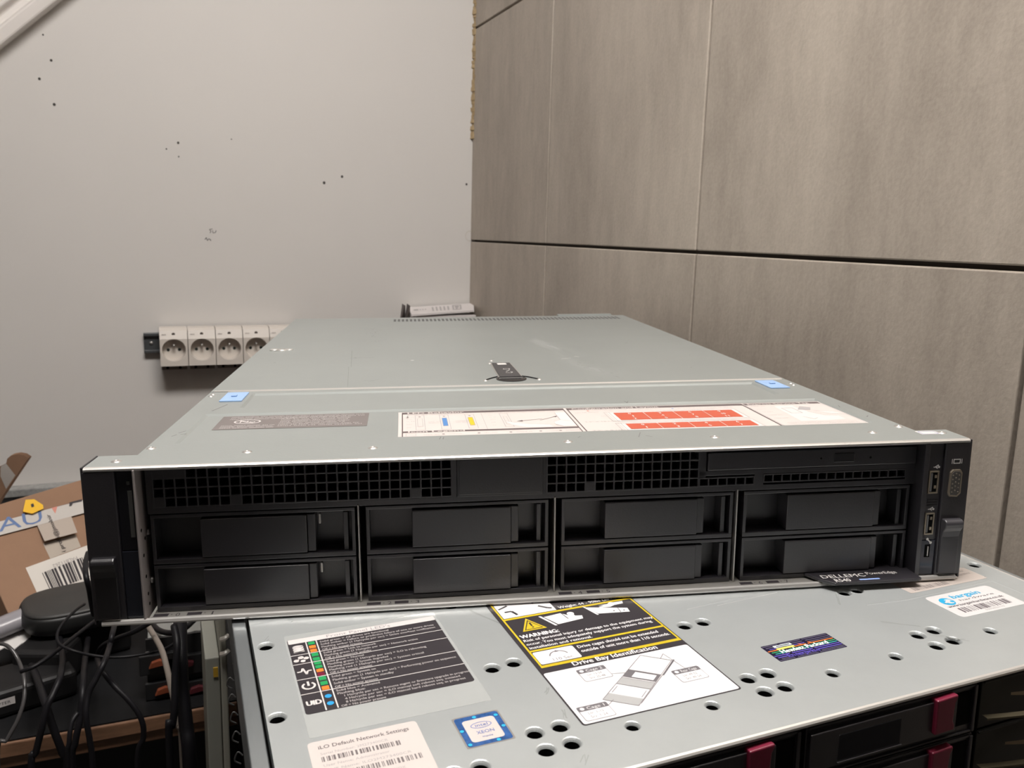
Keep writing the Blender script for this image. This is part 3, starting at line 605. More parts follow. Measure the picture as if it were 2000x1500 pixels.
for i, (a, b_) in enumerate(zip(rows, rows[1:])):
    if i < 4: f.rect(-197, b_ - .25, -121, b_ + .25, 0, 2)
    n = len(TXT[i]); p = (a - b_ - .6) / n
    for j, s_ in enumerate(TXT[i]):
        f.text(s_, -181.8, a - .9 - p * (j + .75), min(1.75, p * .62), 8, 3, w=len(s_) * .895, bold=.05)
    for j, c in enumerate(DOT[i]):
        y = a - (a - b_) * (j + .5 + (.35 if i == 4 else 0)) / (len(DOT[i]) + (.7 if i == 4 else 0)); m_ = {'g': 4, 'o': 5, 'r': 6, 'b': 7}[c]
        f.disc(-185.8, y, 1.55, m_, 4, n=12); hh_ = (a - b_ - .8) / len(DOT[i]) / 2
        if i < 4: f.rect(-187.4, y - hh_ * .8, -184.2, y + hh_ * .8, m_, 3)
f.rect(-188.6, 82, -188.0, 146.5, 0, 3); f.rect(-183.5, 82, -182.9, 146.5, 0, 3)
for k in range(3): f.disc(-192.6, 143 - 2.3 * k, 2.6, 0, 3 + 2 * k, ry=1.3); f.rect(-195.2, 143 - 2.3 * k - 1.3, -190, 143 - 2.3 * k, 0, 3); f.ring(-192.6, 143 - 2.3 * k, 2.6, .3, 1, 4 + 2 * k, ry=1.3, a0=180, a1=360)
f.disc(-192.6, 131.5, 1.4, 0, 3); f.disc(-195, 129, 1.3, 0, 3); f.disc(-190.2, 130.3, 1.3, 0, 3); f.disc(-192, 128, 1.2, 0, 3); f.line(-195, 129, -192.6, 131.5, .5, 0, 3); f.line(-192.6, 131.5, -190.2, 130, .5, 0, 3)
for a_ in ((-196, 118, -194, 118), (-194, 118, -193.2, 121), (-193.2, 121, -192, 115), (-192, 115, -191.2, 118), (-191.2, 118, -189.4, 118)): f.line(*a_, .9, 0, 3)
f.ring(-192.6, 104.5, 3.2, 1, 0, 3, a0=125, a1=415); f.rect(-193.1, 104.5, -192.1, 108.4, 0, 3); f.text('UID', -195.8, 88, 3.6, 0, 3, w=6.6, bold=.25)
st('led_legend_sticker', f, [WHITE, INK, INK, mat('text_grey', (0.30, .28, .29), .5), GRN, ORA, RED, mat('led_blue', (0.03, 0.30, 0.66), .4), mat('legend_text', (.38, .355, .35), .5)], .1)
# tall warning sticker
f = sticker(-90.6, 31.5, -11.2, 172, 1.6, 1)
f.rr(-89.8, 32.2, -12, 75.6, 1.2, 0, 2)
f.frame(-88.4, 81.6, -11.8, 171, 1.0, 2, 3); f.rect(-88, 131.6, -12, 133.4, 2, 3); f.rect(-88, 96, -12, 97.6, 2, 3); f.rect(-88.4, 80.4, -11.8, 82.2, 2, 3)
f.rect(-87, 134, -56.5, 158, 0, 2)
f.line(-84, 141, -80, 141, 1.2, 1, 4); f.line(-80, 141, -78.5, 136, 1.5, 1, 4); f.line(-86, 145, -80, 148, 1.2, 1, 4); f.line(-64, 142, -60, 138, 1.5, 1, 4); f.line(-60, 138, -58, 137, 1.4, 1, 4); f.line(-66, 146, -62, 150, 1.2, 1, 4)
f.text('Weight: 44 - 90lbs (20 - 41kg)', -54.5, 134.6, 2.6, 0, 3, w=41, bold=.08); f.text('2X', -42, 139.5, 3, 0, 3, bold=.1)
f.poly([(-83, 117), (-69.5, 117), (-76.2, 130.5)], 2, 3); f.poly([(-81.4, 118), (-71.1, 118), (-76.2, 128.4)], 1, 4); f.poly([(-80.6, 118.5), (-71.9, 118.5), (-76.2, 127)], 2, 5); f.rect(-76.7, 121.2, -75.7, 125, 1, 6); f.disc(-76.2, 119.9, .6, 1, 6)
f.poly([(-69, 130), (-67.6, 130), (-63.2, 117.5), (-64.6, 117.5)], 0, 3); f.poly([(-66.5, 128.5), (-56.5, 129.5), (-53.5, 126), (-50.5, 126.6), (-50, 124), (-46.5, 123), (-47.5, 119.6), (-62.5, 118.2)], 0, 3); f.disc(-51.5, 127, 2, 0, 4); f.line(-56, 129, -55, 122, .4, 1, 4)
f.poly([(-42, 132.5), (-40.8, 132.5), (-37.5, 120.5), (-38.7, 120.5)], 0, 3); f.poly([(-41, 131), (-19.5, 122.2), (-20.4, 117.6), (-37.4, 121.6)], 0, 3); f.poly([(-33, 127.6), (-27.5, 126.6), (-24.5, 127.8), (-19, 128), (-18, 130.8), (-23.5, 131), (-25.5, 132), (-27.5, 130.3), (-33, 130.6), (-30, 129.3), (-33.6, 128.9)], 0, 3)
f.line(-24.5, 124, -25.2, 119, .35, 1, 4); f.disc(-28, 121.6, .5, 1, 4); f.disc(-22.5, 120.4, .5, 1, 4)
f.text('WARNING:', -86.4, 110.4, 3.4, 0, 3, w=21, bold=.2)
for k, s_ in enumerate(('Risk of personal injury or damage to the equipment may', 'occur. You must adequately support the system during', 'installation and removal.')):
    f.text(s_, -86.6, 106.6 - 3.9 * k, 2.35, 0, 3, w=len(s_) * 1.37, bold=.07)
f.rr(-87.2, 83.2, -65.7, 95.2, 1, 0, 4); f.ring(-75.5, 88, 5.2, .7, 3, 5, a0=15, a1=165); f.text('110 Sec', -80.8, 84.4, 2.4, 3, 5, w=11)
f.poly([(-76.6, 92), (-74.4, 92), (-75.5, 94)], 3, 5)
for k, s_ in enumerate(('Drive cages should not be extended', 'outside of unit more than 110 seconds.')): f.text(s_, -64, 91.4 - 4.2 * k, 2.6, 0, 3, w=(45.5, 50)[k], bold=.08)
f.text('Drive Bay Identification', -73.5, 77.0, 3.5, 0, 3, w=46, bold=.12)
f.rect(-90, 75.6, -12, 76.4, 1, 2)
def bubble(x, y, t, l1, l2):
    f.rr(x, y, x + 14.5, y + 10.8, 1.3, 3, 3); f.rr(x + .3, y + .3, x + 14.2, y + 10.5, 1.1, 0, 4); f.rr(x, y + 7.2, x + 14.5, y + 10.8, .8, 4, 5); f.disc(x + 2.2, y + 9, 1.1, 0, 6, n=8); f.text(t, x + 4.2, y + 8.0, 2.0, 0, 6, w=8.6)
    f.text(l1, x + 3.2, y + 4.4, 1.7, 3, 5, w=7.5); f.text(l2, x + 3.2, y + 1.6, 1.7, 3, 5, w=8)
bubble(-74.5, 61.8, 'Cage 2', 'Ltr: 13-24', 'Srv: 25-48'); bubble(-88, 33.6, 'Cage 1', 'Ltr: 1-12', 'Srv: 1-24'); bubble(-33.4, 45.2, 'Rear Cage', 'Ltr: 49-52', 'Srv: 49-54')
q = [(-39, 74.2), (-27.5, 64.6), (-61.6, 36.2), (-74, 46.2)]
def qp(u, v):
    return (q[0][0] * (1 - u) * (1 - v) + q[1][0] * u * (1 - v) + q[2][0] * u * v + q[3][0] * (1 - u) * v, q[0][1] * (1 - u) * (1 - v) + q[1][1] * u * (1 - v) + q[2][1] * u * v + q[3][1] * (1 - u) * v)
def qb(u0, v0, u1, v1, m, L): f.poly([qp(u0, v0), qp(u1, v0), qp(u1, v1), qp(u0, v1)], m, L)
def ql(u0, v0, u1, v1, w, m, L): f.line(*qp(u0, v0), *qp(u1, v1), w, m, L)
qb(0, .52, 1, .66, 5, 4); qb(0, .86, 1, 1.0, 5, 4); qb(0, .34, 1, .50, 4, 3); qb(.25, .37, .9, .48, 0, 5)
for a_ in ((0, 0, 1, 0), (1, 0, 1, 1), (1, 1, 0, 1), (0, 1, 0, 0), (0, .34, 1, .34), (0, .52, 1, .52), (0, .66, 1, .66), (.08, .7, .08, .84), (.92, .7, .92, .84)): ql(*a_, .3, 3, 5)
f.line(-27.5, 64.6, -26, 64.8, .3, 3, 4); f.line(-26, 64.8, -59.5, 37.6, .35, 3, 4); f.line(-26, 64.8, -38.5, 54.2, .9, 4, 4)
f.line(-60, 64, -52.5, 62.2, .25, 3, 5); f.line(-73.5, 41.5, -69.5, 44.5, .3, 3, 5); f.line(-28, 71.5, -31.5, 68, .35, 3, 5); f.line(-28, 71.5, -25.5, 56, .25, 3, 5)
st('warning_sticker', f, [mat('sticker_bright', (0.72, 0.71, 0.715), 0.45), INK, YEL, mat('line_grey', (.22, .2, .21), .5), mat('mid_grey', (.14, .13, .14), .5), mat('pale_grey', (.38, .38, .38), .5)], .1)
# network settings sticker
f = sticker(-199.5, 18, -154.6, 61, 2, 0)
f.text('iLO Default Network Settings', -195.8, 55.2, 2.3, 1, 2, w=37, bold=.05)
f.text('Serial Number: 2M273400CR', -195.5, 51.2, 1.5, 2, 2, w=27); f.barcode(-195.5, 46.6, -164, 49.8, 1, 2, 60, 3)
f.text('User Name: Administrator', -195.5, 43.4, 1.5, 2, 2, w=26); f.text('DNS Name: ILO2M273400CR', -195.5, 40.2, 1.5, 2, 2, w=34); f.barcode(-189, 35.4, -158, 38.8, 1, 2, 60, 4)
f.text('Password: 8K4T2WQX', -186, 31.6, 1.5, 2, 2, w=20); f.barcode(-178, 26, -166, 29.6, 1, 2, 26, 5)
st('network_sticker', f, [PAPERW, mat('print_grey', (.16, .14, .14), .5), GREYINK])
# processor badge
f = sticker(-140.5, 34, -119.6, 56.2, 1, 3)
f.rr(-139.8, 34.6, -120.4, 55.4, 1.4, 1, 2); f.rr(-137.2, 37, -123, 52.6, 1.6, 0, 3)
for x, y in ((-131, 54), (-121.8, 52.4), (-138.6, 36.2), (-126.6, 35.6), (-138.9, 46), (-121.4, 44)): f.disc(x, y, .9, 2, 4, n=8)
f.ring(-130, 47.8, 4.6, .35, 4, 4, ry=2.2); f.text('intel', -132.8, 46.8, 2.0, 4, 5, w=5.6); f.text('XEON', -133.6, 41.8, 2.1, 4, 5, w=7.6); f.text('inside', -132.2, 39.2, 1.1, 4, 5, w=4.6)
st('processor_badge', f, [PAPERW, mat('badge_blue', (0.05, 0.13, 0.36), 0.2, noise=.6, nscale=300), CYAN, SILVER, mat('badge_text', (.13, .18, .42), .5)])
# holographic maker sticker
f = sticker(20.6, 44.8, 61.2, 60.2, .5, 0)
cols = [2, 3, 4, 5, 6, 7]
for k, (y, m_) in enumerate(((59.2, 8), (57.6, 8), (56.0, 4), (54.6, 2), (53.0, 3), (51.4, 7), (49.8, 5), (48.2, 5), (46.8, 8), (45.6, 8))):
    x = 21 + (k * 3) % 5; s2 = [(21, 30), (31.5, 44), (45, 60.6)]
    for a, c in s2: f.rect(a + (k % 3), y - .35, c, y + .35, m_ if a < 40 else {2: 2, 3: 3, 4: 8}.get(m_, m_), 2)
for a_ in ((40, 56, 42, 54.6), (42, 55, 44, 53.2), (46, 56, 48, 54.4)): f.line(*a_, .5, 2, 3)
f.rect(26.5, 54.2, 37, 55.8, 6, 4); f.rect(26.5, 56.6, 37, 58.4, 1, 3); f.rect(28, 57.1, 36, 57.8, 0, 4)
f.text('Hewlett Packard', 26.4, 50.6, 3.1, 1, 6, w=28.5, bold=.16); f.text('Enterprise', 27.0, 46.3, 3.0, 5, 6, w=19, bold=.05)
st('hologram_sticker', f, [mat('holo_dark', (0.03, 0.025, 0.06), 0.25, .4), mat('holo_white', (.75, .85, .85), .3), ORA, mat('holo_green', (.05, .35, .12), .3), mat('holo_violet', (.10, .07, .32), .3), mat('holo_indigo', (.12, .09, .45), .3), mat('holo_yellow', (.85, .75, .15), .3), mat('holo_teal', (.04, .35, .33), .3), mat('holo_slate', (.09, .08, .12), .3)])
# dealer barcode sticker
f = sticker(141.4, 47.4, 189.6, 73, 2.6, 0)
f.disc(150, 64.8, 4.4, 1, 2); f.disc(151.2, 64.6, 2.6, 0, 3); f.disc(149.8, 65.4, 1.0, 1, 4); f.line(147.5, 63.5, 152, 66.3, 1.2, 0, 5); f.disc(152.6, 64, 1.1, 1, 4)
f.text('bargain', 156.2, 66.2, 3.9, 1, 2, w=21, bold=.22); f.text('hardware', 157.4, 62.6, 1.9, 2, 2, w=26); f.text('www.bargainhardware.co.uk', 144.6, 58.4, 2.2, 2, 2, w=41, bold=.07)
f.barcode(147.8, 51.2, 183.4, 56.6, 2, 2, 48, 9); f.text('0303050110', 161, 49.0, 1.4, 3, 2, w=14)
st('dealer_sticker', f, [mat('dealer_white', (0.60, 0.585, 0.58), 0.4), mat('dealer_blue', (.03, .36, .62), .4), mat('dealer_ink', (.11, .09, .10), .5), GREYINK])
f = sticker(140, 80.2, 199.4, 97, .6, 0); f.barcode(145, 82, 172, 86, 1, 2, 50, 12); f.text('PRODUCT NO. 809512', 150, 91.5, 1.8, 1, 2, w=30); f.text('MADE IN CZ', 184, 88.5, 1.6, 1, 2, w=12); f.text('S/N CZJ7', 186, 92.6, 1.6, 1, 2, w=9)
st('serial_sticker', f, [mat('aged_sticker', (.46, .405, .37), .5), mat('aged_ink', (.22, .19, .18), .5)])
f = Flat()
for x0, y0, x1, y1 in ((-93.5, 45, -95, 40), (-98, 14, -101, 9), (-92, 64, -95, 60), (-206, 156, -205, 158), (100, 96, 92, 84), (110, 40, 122, 28), (98, 60, 112, 48), (-80, 110, -100, 150)):
    for k in range(3): f.line(x0 + R.gauss(0, .6), y0 + R.gauss(0, .8), x1 + R.gauss(0, .6), y1 + R.gauss(0, .8), .25 + .3 * R.random(), 0, 1)
f.build('lid_scratches', mat('grey_scratch', (.36, .375, .37), .5, .3), hs_, loc=(0, 0, BASE))
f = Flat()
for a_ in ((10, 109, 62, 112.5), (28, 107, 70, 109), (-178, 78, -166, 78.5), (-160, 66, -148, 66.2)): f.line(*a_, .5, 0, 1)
f.build('lid_glint', mat('scratch_glint', (.72, .73, .72), .3, .5), hs_, loc=(0, 0, BASE))  # scratch glints painted onto the lid as pale lines
# --- front: three rows of drive carriers, four columns
b = MB().box(-213, 215, 10, 14, -86.5, -1.5); b.build('bay_frame', VOID, hs_, loc=LZ)
def carrier(x0, z1, style, n):
    z0 = z1 - 24.6; x1 = x0 + 98.6
    b = MB()
    b.box(x0, x1, 1.6, 12, z0, z1)
    if style == 0:
        b.box(x0 + 1, x1 - 1.5, .8, 3, z1 - 1.6, z1 - .3); b.box(x0 + 1, x1 - 14, -.6, 3, z1 - 20.5, z1 - 3.0)
        b.box(x0 + 1, x1 - 1, .6, 3, z0 + .3, z0 + 1.3); b.box(x1 - 2.4, x1 - .6, .2, 3, z0 + .5, z1 - .5)
        o = b.build('drive_carrier', BLK2, hs_, loc=LZ, bevel=.4)
        MB().box(x0 + 16, x0 + 51, -.75, 0, z1 - 18.5, z1 - 6.2).build('handle_window', GLOSSBLK, o, bevel=.25)
        MB().box(x0 + 15.6, x0 + 52, -1.2, 0, z1 - 19.7, z1 - 18.9).build('window_ledge', BLK2, o, bevel=.2)
        MB().box(x0 + 83.2, x0 + 95.5, 1.2, 2, z1 - 20, z1 - 3.2).build('finger_recess', VOID, o)
        b = MB(); lx = x0 + 69.8; zt, zb = z1 - .6, z1 - 18.3
        b.prism([(lx, zt - .6), (lx + 12.4, zt), (lx + 12.6, zt - 1.6), (lx + 11.2, zt - 4), (lx + 10.6, zt - 12.5), (lx + 11.6, zt - 14.8), (lx + 11.8, zb + .4), (lx + .2, zb)], 'y', -2.6, 1.5)
        b.build('release_latch', RED, o, bevel=.6)
        f = Flat(); f.text('4.0TB', 0, 0, 2.3, 0, 1, w=9); f.text('SATA 7.2k', 0, 3.4, 1.9, 0, 1, w=12); f.build('capacity_print', mat('dim_print', (.07, .065, .065), .5), o, loc=((x0 + 8) * .001, -.0007, (z1 - 18.5) * .001), rot=(math.radians(90), math.radians(-90), 0))
    else:
        b.box(x0 + 1, x1 - 1, .9, 3, z1 - 1.6, z1 - .3)
        o = b.build('drive_carrier', mat('olive_black', (.006, .006, .005), .45, spec=.3), hs_, loc=LZ, bevel=.4)
        b = MB(); R_ = [(x0 + 1.5 + 6 * k, -2.0 - 7 * math.sin(k / 15 * math.pi)) for k in range(16)]
        vs = []
        for x, y in R_: vs += [(x, y, z1 - 18.6), (x, y, z1 - 17.6), (x, y + 3, z1 - 17.4)]
        b.add(vs, [(3 * k, 3 * k + 3, 3 * k + 4, 3 * k + 1) for k in range(15)] + [(3 * k + 1, 3 * k + 4, 3 * k + 5, 3 * k + 2) for k in range(15)])
        b.build('curved_lip', mat('bronze_edge', (.20, .17, .11), .3, .8), o)
        b = MB(); vs = []
        for k in range(10):
            x = x0 + 16 + 5 * k; vs += [(x, -1.5 - 3 * math.sin(k / 9 * math.pi), z1 - 9 - .9 * math.sin(k / 9 * math.pi) * 1.6), (x, -1.5 - 3 * math.sin(k / 9 * math.pi), z1 - 7.6)]
        b.add(vs, [(2 * k, 2 * k + 2, 2 * k + 3, 2 * k + 1) for k in range(9)]); b.build('curved_window', mat('bronze_window', (.30, .23, .15), .4, .4), o)
for r_ in range(3):
    for c_ in range(4):
        carrier(-203.7 + 101.6 * c_ , -3.4 - 25.8 * r_, 1 if c_ == 3 else 0, r_)
MB().box(202, 215.8, .5, 12, -86, -2.8).build('server_ear', BLK2, hs_, loc=LZ, bevel=.6); MB().box(-213, -204.6, .5, 12, -86, -2.8).build('server_ear', BLK2, hs_, loc=LZ, bevel=.6)
# pedestal carrying the two servers
MW3 = MW2 @ Matrix.Translation((0, 0, 0))
zb = MW2.translation.z
pd = empty('equipment_pedestal', mw=MW2 @ Matrix.Translation((0, .02, -(zb - .012))), label='black metal equipment pedestal standing under the silver storage server', cat='cabinet')
hh = (zb - .012) * 1000 - .4
b = MB().box(-210, 211, 15, 590, hh - 3, hh); b.box(-210, -207, 15, 590, 0, hh - 3); b.box(208, 211, 15, 590, 0, hh - 3); b.box(-207, 208, 586, 590, 0, hh - 3); b.box(-207, 208, 15, 590, 0, 6)
b.build('housing', mat('pedestal_black', (.014, .014, .015), .5), pd, bevel=1)
MB().box(-206, 207, 10, 15, 8, hh - 5).build('front_panel', mat('pedestal_door', (.02, .02, .021), .4), pd, bevel=1)

# ------------------------------------------------------------------ mains sockets on a rail, on the white wall
CREAM = mat('socket_cream', (0.62, 0.57, 0.52), 0.4); CREAM2 = mat('socket_foot', (0.16, 0.135, 0.12), 0.6)
YS = 1.68; S0 = at(314, 716, YS); PW = .0497
rail = MB().box(-.028, .30, -.0065, 0, -.019, .019); rail.box(-.028, .30, -.0135, -.006, .0135, .019); rail.box(-.028, .30, -.0135, -.006, -.019, -.0135)
rl = rail.build('mounting_rail', mat('rail_grey', (.10, .105, .11), .4, .5), scale=1, loc=(S0.x, YB, S0.z + .039), bevel=.0006)
tag(rl, 'dark metal mounting rail on the white wall carrying the cream sockets', 'rail')
MB().lathe((-.015, -.0068, 0), 'y', [(.0035, 0), (.003, -.002), (.0005, -.0025)], 12).build('screw', SILVER, rl, scale=1, smooth=True)
def make_socket():
    r = empty('mains_socket')
    b = MB(); n = 32; w, hh_ = PW - .0012, .0700; cx, cz, rr_ = w / 2, .0300, .0212
    # front plate with a round opening (y = -0.055 is the front), drawn as a ring of quads
    out = []
    ANG = sorted([2 * math.pi * (k + .37) / 28 for k in range(28)] + [math.atan2(z, x) % (2 * math.pi) for x in (-w / 2, w / 2) for z in (-.030, .021)])
    for a in ANG:
        c, s_ = math.cos(a), math.sin(a); q = min(w / 2 / abs(c) if abs(c) > 1e-6 else 9, (.030 / abs(s_) if s_ < 0 else .021 / s_) if abs(s_) > 1e-6 else 9)
        out.append((cx + q * c, cz + q * s_))
    F_ = -.055
    vs = [(x, F_, z) for x, z in out] + [(cx + rr_ * math.cos(a), F_, cz + rr_ * math.sin(a)) for a in ANG]
    b.add(vs, [(k, (k + 1) % n, n + (k + 1) % n, n + k) for k in range(n)])
    for (z0, y0), (z1, y1) in (((.051, F_), (.0665, F_ + .006)), ((.0665, F_ + .006), (.0705, F_ + .016)), ((.0705, F_ + .016), (.0705, F_ + .047))):
        b.add([(0, y0, z0), (w, y0, z0), (w, y1, z1), (0, y1, z1)], [(0, 1, 2, 3)])
    side = [(F_, 0), (F_, .051), (F_ + .006, .0665), (F_ + .016, .0705), (F_ + .047, .0705), (F_ + .047, 0)]
    for x in (0, w): b.add([(x, y, z) for y, z in side], [tuple(range(6))])
    b.add([(0, F_, 0), (w, F_, 0), (w, F_ + .047, 0), (0, F_ + .047, 0)], [(0, 1, 2, 3)])
    b.lathe((cx, F_, cz), 'y', [(rr_, 0), (rr_ - .0006, .001), (rr_ - .0016, .017)], 32, cap=False)
    b.add([(cx + (rr_ - .0016) * math.cos(2 * math.pi * k / n), F_ + .017, cz + (rr_ - .0016) * math.sin(2 * math.pi * k / n)) for k in range(n)], [tuple(range(n))])
    b.build('socket_body', CREAM, r, scale=1)
    b = MB().box(.002, w - .002, F_ + .012, -.001, -.0085, -.0005)
    for x in (.012, .034): b.lathe((x, F_ + .0118, -.0045), 'y', [(.0026, .0), (.0026, -.0003), (.0003, -.0003)], 10, 1)
    b.box(.003, w - .003, F_ + .046, -.0005, 0, .062)
    b.build('terminal_foot', [CREAM2, VOID], r, scale=1)
    for x in (-.0098, .0098):
        MB().lathe((cx + x, F_ + .0168, cz - .001), 'y', [(.0029, .0), (.0029, -.0003), (.0002, -.0003)], 12).build('contact_hole', mat('dark_green_hole', (.008, .014, .010), .5), r, scale=1)
    MB().lathe((cx, F_ + .017, cz + .0085), 'y', [(.0024, 0), (.0024, -.013), (.0015, -.0148), (.0002, -.015)], 12).build('earth_pin', SILVER, r, scale=1, smooth=True)
    f = Flat(); f.text('MCS', .0, 0, 1.9, 0, 1, w=7.2, bold=.12); f.build('maker_mark', mat('socket_print', (.16, .13, .12), .6), r, loc=(.004, F_ + .0022 - .0003, .0585), rot=(math.radians(90 - 21), 0, 0))
    MB().lathe((cx, F_ + .0040, .0600), 'y', [(.0030, .0), (.0030, -.0010), (.0002, -.0012)], 14).build('indicator_lens', mat('lens_dark', (.09, .075, .065), .35), r, scale=1)
    return r
proto = make_socket()
SK = ['leftmost cream mains socket, next to the bare end of the dark rail', 'cream mains socket second from the bare rail end', 'cream mains socket third from the bare rail end', 'cream mains socket partly cut off by the lid edge of the grey server', 'cream mains socket of which only the top corner shows above the server']
for i in range(5):
    if i == 0: r = proto
    else:
        r = proto.copy(); COL.objects.link(r)
        for ch in proto.children: c = ch.copy(); COL.objects.link(c); c.parent = r
    r.location = (S0.x + PW * i, YB, S0.z)
    tag(r, SK[i], 'socket', 'mains sockets on the wall rail')

# ------------------------------------------------------------------ printed white carton behind the servers
p0 = at(803, 614, 1.66); p1 = at(925, 606, 1.66)
p0 = at(803, 614, 1.668)
wc = empty('printed_carton', (p0.x, 1.668, ZD), label='white carton with small printing standing behind the grey server in the corner', cat='box')
cw = XR - .012 - p0.x; chh = p0.z - ZD
L3 = [at(803, 614, 1.668), at(926, 605.5, 1.668), at(925, 592, 1.728), at(798, 600, 1.728)]
L3 = [p - Vector((p0.x, 1.668, ZD)) for p in L3]
MB().box(.012, cw - .004, .004, .062, 0, min(p.z for p in L3) - .003).build('box_body', mat('carton_white', (.62, .58, .57), .6), wc, scale=1, bevel=.002)
b = MB(); b.add([tuple(p) for p in L3] + [tuple(p - Vector((0, 0, .004))) for p in L3], [(0, 1, 2, 3), (7, 6, 5, 4), (0, 4, 5, 1), (1, 5, 6, 2), (2, 6, 7, 3), (3, 7, 4, 0)])
lidw = b.build('carton_lid', mat('carton_lid_white', (.68, .64, .63), .6), wc, scale=1)
GM = mat('faded_print', (.40, .38, .38), .6); b = MB(); nl = (L3[1] - L3[0]).cross(L3[3] - L3[0]).normalized()
def lq(u0, v0, u1, v1):
    g = lambda u, v: tuple(L3[0].lerp(L3[1], u).lerp(L3[3].lerp(L3[2], u), v) + nl * .0005)
    b.add([g(u0, v0), g(u1, v0), g(u1, v1), g(u0, v1)], [(0, 1, 2, 3)])
lq(.06, .42, .13, .62); lq(.15, .46, .17, .58); lq(.19, .46, .21, .58); lq(.23, .46, .25, .58)
for k in range(5): lq(.34 + .06 * k, .22, .365 + .06 * k, .78)
for a_ in ((.66, .2, .68, .85), (.66, .2, .80, .27), (.78, .2, .80, .85), (.66, .78, .80, .85), (.70, .5, .76, .7), (.71, .3, .74, .45)): lq(*a_)
b.build('carton_print', GM, wc, scale=1, recalc=False)
b = MB()
for dx in (0, .010):
    A_ = L3[0] + Vector((-.006 - dx, -.004, 0)); b.add([tuple(A_ + Vector(v)) for v in ((-.010, 0, -.02), (.001, 0, .019), (.004, .03, .020), (.010, .03, -.02), (-.008, .002, -.02), (.003, .002, .018), (.006, .032, .019), (.012, .032, -.02))], [(0, 1, 2, 3), (7, 6, 5, 4), (0, 4, 5, 1), (1, 5, 6, 2), (2, 6, 7, 3), (3, 7, 4, 0)])
b.build('torn_flap', mat('torn_dark', (.14, .12, .115), .8), wc, scale=1)

# ------------------------------------------------------------------ cardboard parcel, lower left
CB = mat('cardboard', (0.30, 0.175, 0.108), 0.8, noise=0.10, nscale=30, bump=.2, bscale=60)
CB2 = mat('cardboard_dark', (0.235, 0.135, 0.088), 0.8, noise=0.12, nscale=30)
TAPE = mat('clear_tape', (0.50, 0.47, 0.44), 0.3)
va = Vector((.799, .602, 0)); vc = Vector((.362, -.481, -.799)); no_ = Vector((.481, -.638, .602)).normalized()
C0 = at(17, 1200, 1.072)
bx = empty('cardboard_parcel', C0, label='brown cardboard parcel with a barcode label and clear tape, tilted against the wall', cat='box')
Lf, Wf, Df = .105, .26, .05
def bq(b, *P, m=0): b.add([tuple(p) for p in P], [tuple(range(len(P)))], m)
def slab(P, th_, m=0):
    """a card of real thickness lying behind the quad P"""
    b = MB(); n_ = (P[1] - P[0]).cross(P[3] - P[0]).normalized()
    if n_.dot(Vector((.3, -1, .4))) < 0: n_ = -n_
    Q = [p - n_ * th_ for p in P]; vs = [tuple(p) for p in P + Q]
    b.add(vs, [(0, 1, 2, 3), (7, 6, 5, 4), (0, 4, 5, 1), (1, 5, 6, 2), (2, 6, 7, 3), (3, 7, 4, 0)], m); return b
O_ = Vector((0, 0, 0)); c1, c2, c3, c4 = O_, O_ + va * Wf, O_ + va * Wf - vc * Lf, O_ - vc * Lf
slab([c1, c2, c3, c4], Df).build('box_body', CB, bx, scale=1, bevel=.001)
d1 = Vector((-.46, .61, .645)); up0 = c4 - no_ * .0005
nf1 = va.cross(d1).normalized(); nf1 = nf1 if nf1.y < 0 else -nf1
def linept(px, y0, k, P0, n_): return onplane(px, y0 + k * px, P0 + C0, n_) - C0
XA, XB = -60, 235
f1 = [up0 - va * .05, up0 + va * Wf, linept(XB, 1020, -.285, up0, nf1), linept(XA, 1020, -.285, up0, nf1)]
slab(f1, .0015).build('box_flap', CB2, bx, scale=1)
d2 = Vector((-.30, .40, .87)); u2 = f1[3] - nf1 * .005; nf2 = va.cross(d2).normalized(); nf2 = nf2 if nf2.y < 0 else -nf2
f2 = [linept(XA, 1024, -.285, u2, nf2), linept(XB, 1024, -.285, u2, nf2), linept(XB, 985, -.30, u2, nf2), linept(XA, 985, -.30, u2, nf2)]
slab(f2, .003).build('box_flap', CB, bx, scale=1)
def decal(name, pxs, P0, n_, m, parent, off=.0004):
    b = MB(); P = [onplane(x, y, P0 + n_ * off, n_) - C0 for x, y in pxs]; b.add([tuple(p) for p in P], [tuple(range(len(P)))]); return b.build(name, m, parent, scale=1, recalc=False)
F0, F1_, F2_ = C0, C0 + up0, C0 + u2
decal('shipping_label', [(50, 1109), (176, 1063), (182, 1140), (77, 1168)], F0, no_, mat('label_white', (.66, .62, .57), .6), bx)
# barcode bars between two corner lines of the label
b = MB(); R = random.Random(8); ws = [R.choice((1, 1, 2, 3)) for _ in range(40)]; tot = sum(ws); x = 0
def lp_(u, v):
    a = Vector((82, 1119)).lerp(Vector((182, 1080)), u); c = Vector((99, 1155)).lerp(Vector((196, 1118)), u); q_ = a.lerp(c, v); return onplane(q_.x, q_.y, F0 + no_ * .0007, no_) - C0
for i, w_ in enumerate(ws):
    if i % 2 == 0: b.add([tuple(lp_(u, v)) for u, v in ((x / tot, 0), ((x + w_) / tot, 0), ((x + w_) / tot, 1), (x / tot, 1))], [(0, 1, 2, 3)])
    x += w_
b.build('label_barcode', INK, bx, scale=1, recalc=False)
def ptext(name, s_, pa, pb, pc, P0, n_, m, parent, off=.0007):
    """text whose baseline runs pa->pb and whose height points to pc"""
    vs, fs = glyphs(s_); x1 = max(v[0] for v in vs); b = MB()
    A, B, Cc = [onplane(*p, P0 + n_ * off, n_) - C0 for p in (pa, pb, pc)]
    b.add([tuple(A + (B - A) * (u / x1) + (Cc - A) * (v / .69)) for u, v in vs], fs); b.build(name, m, parent, scale=1, recalc=False)
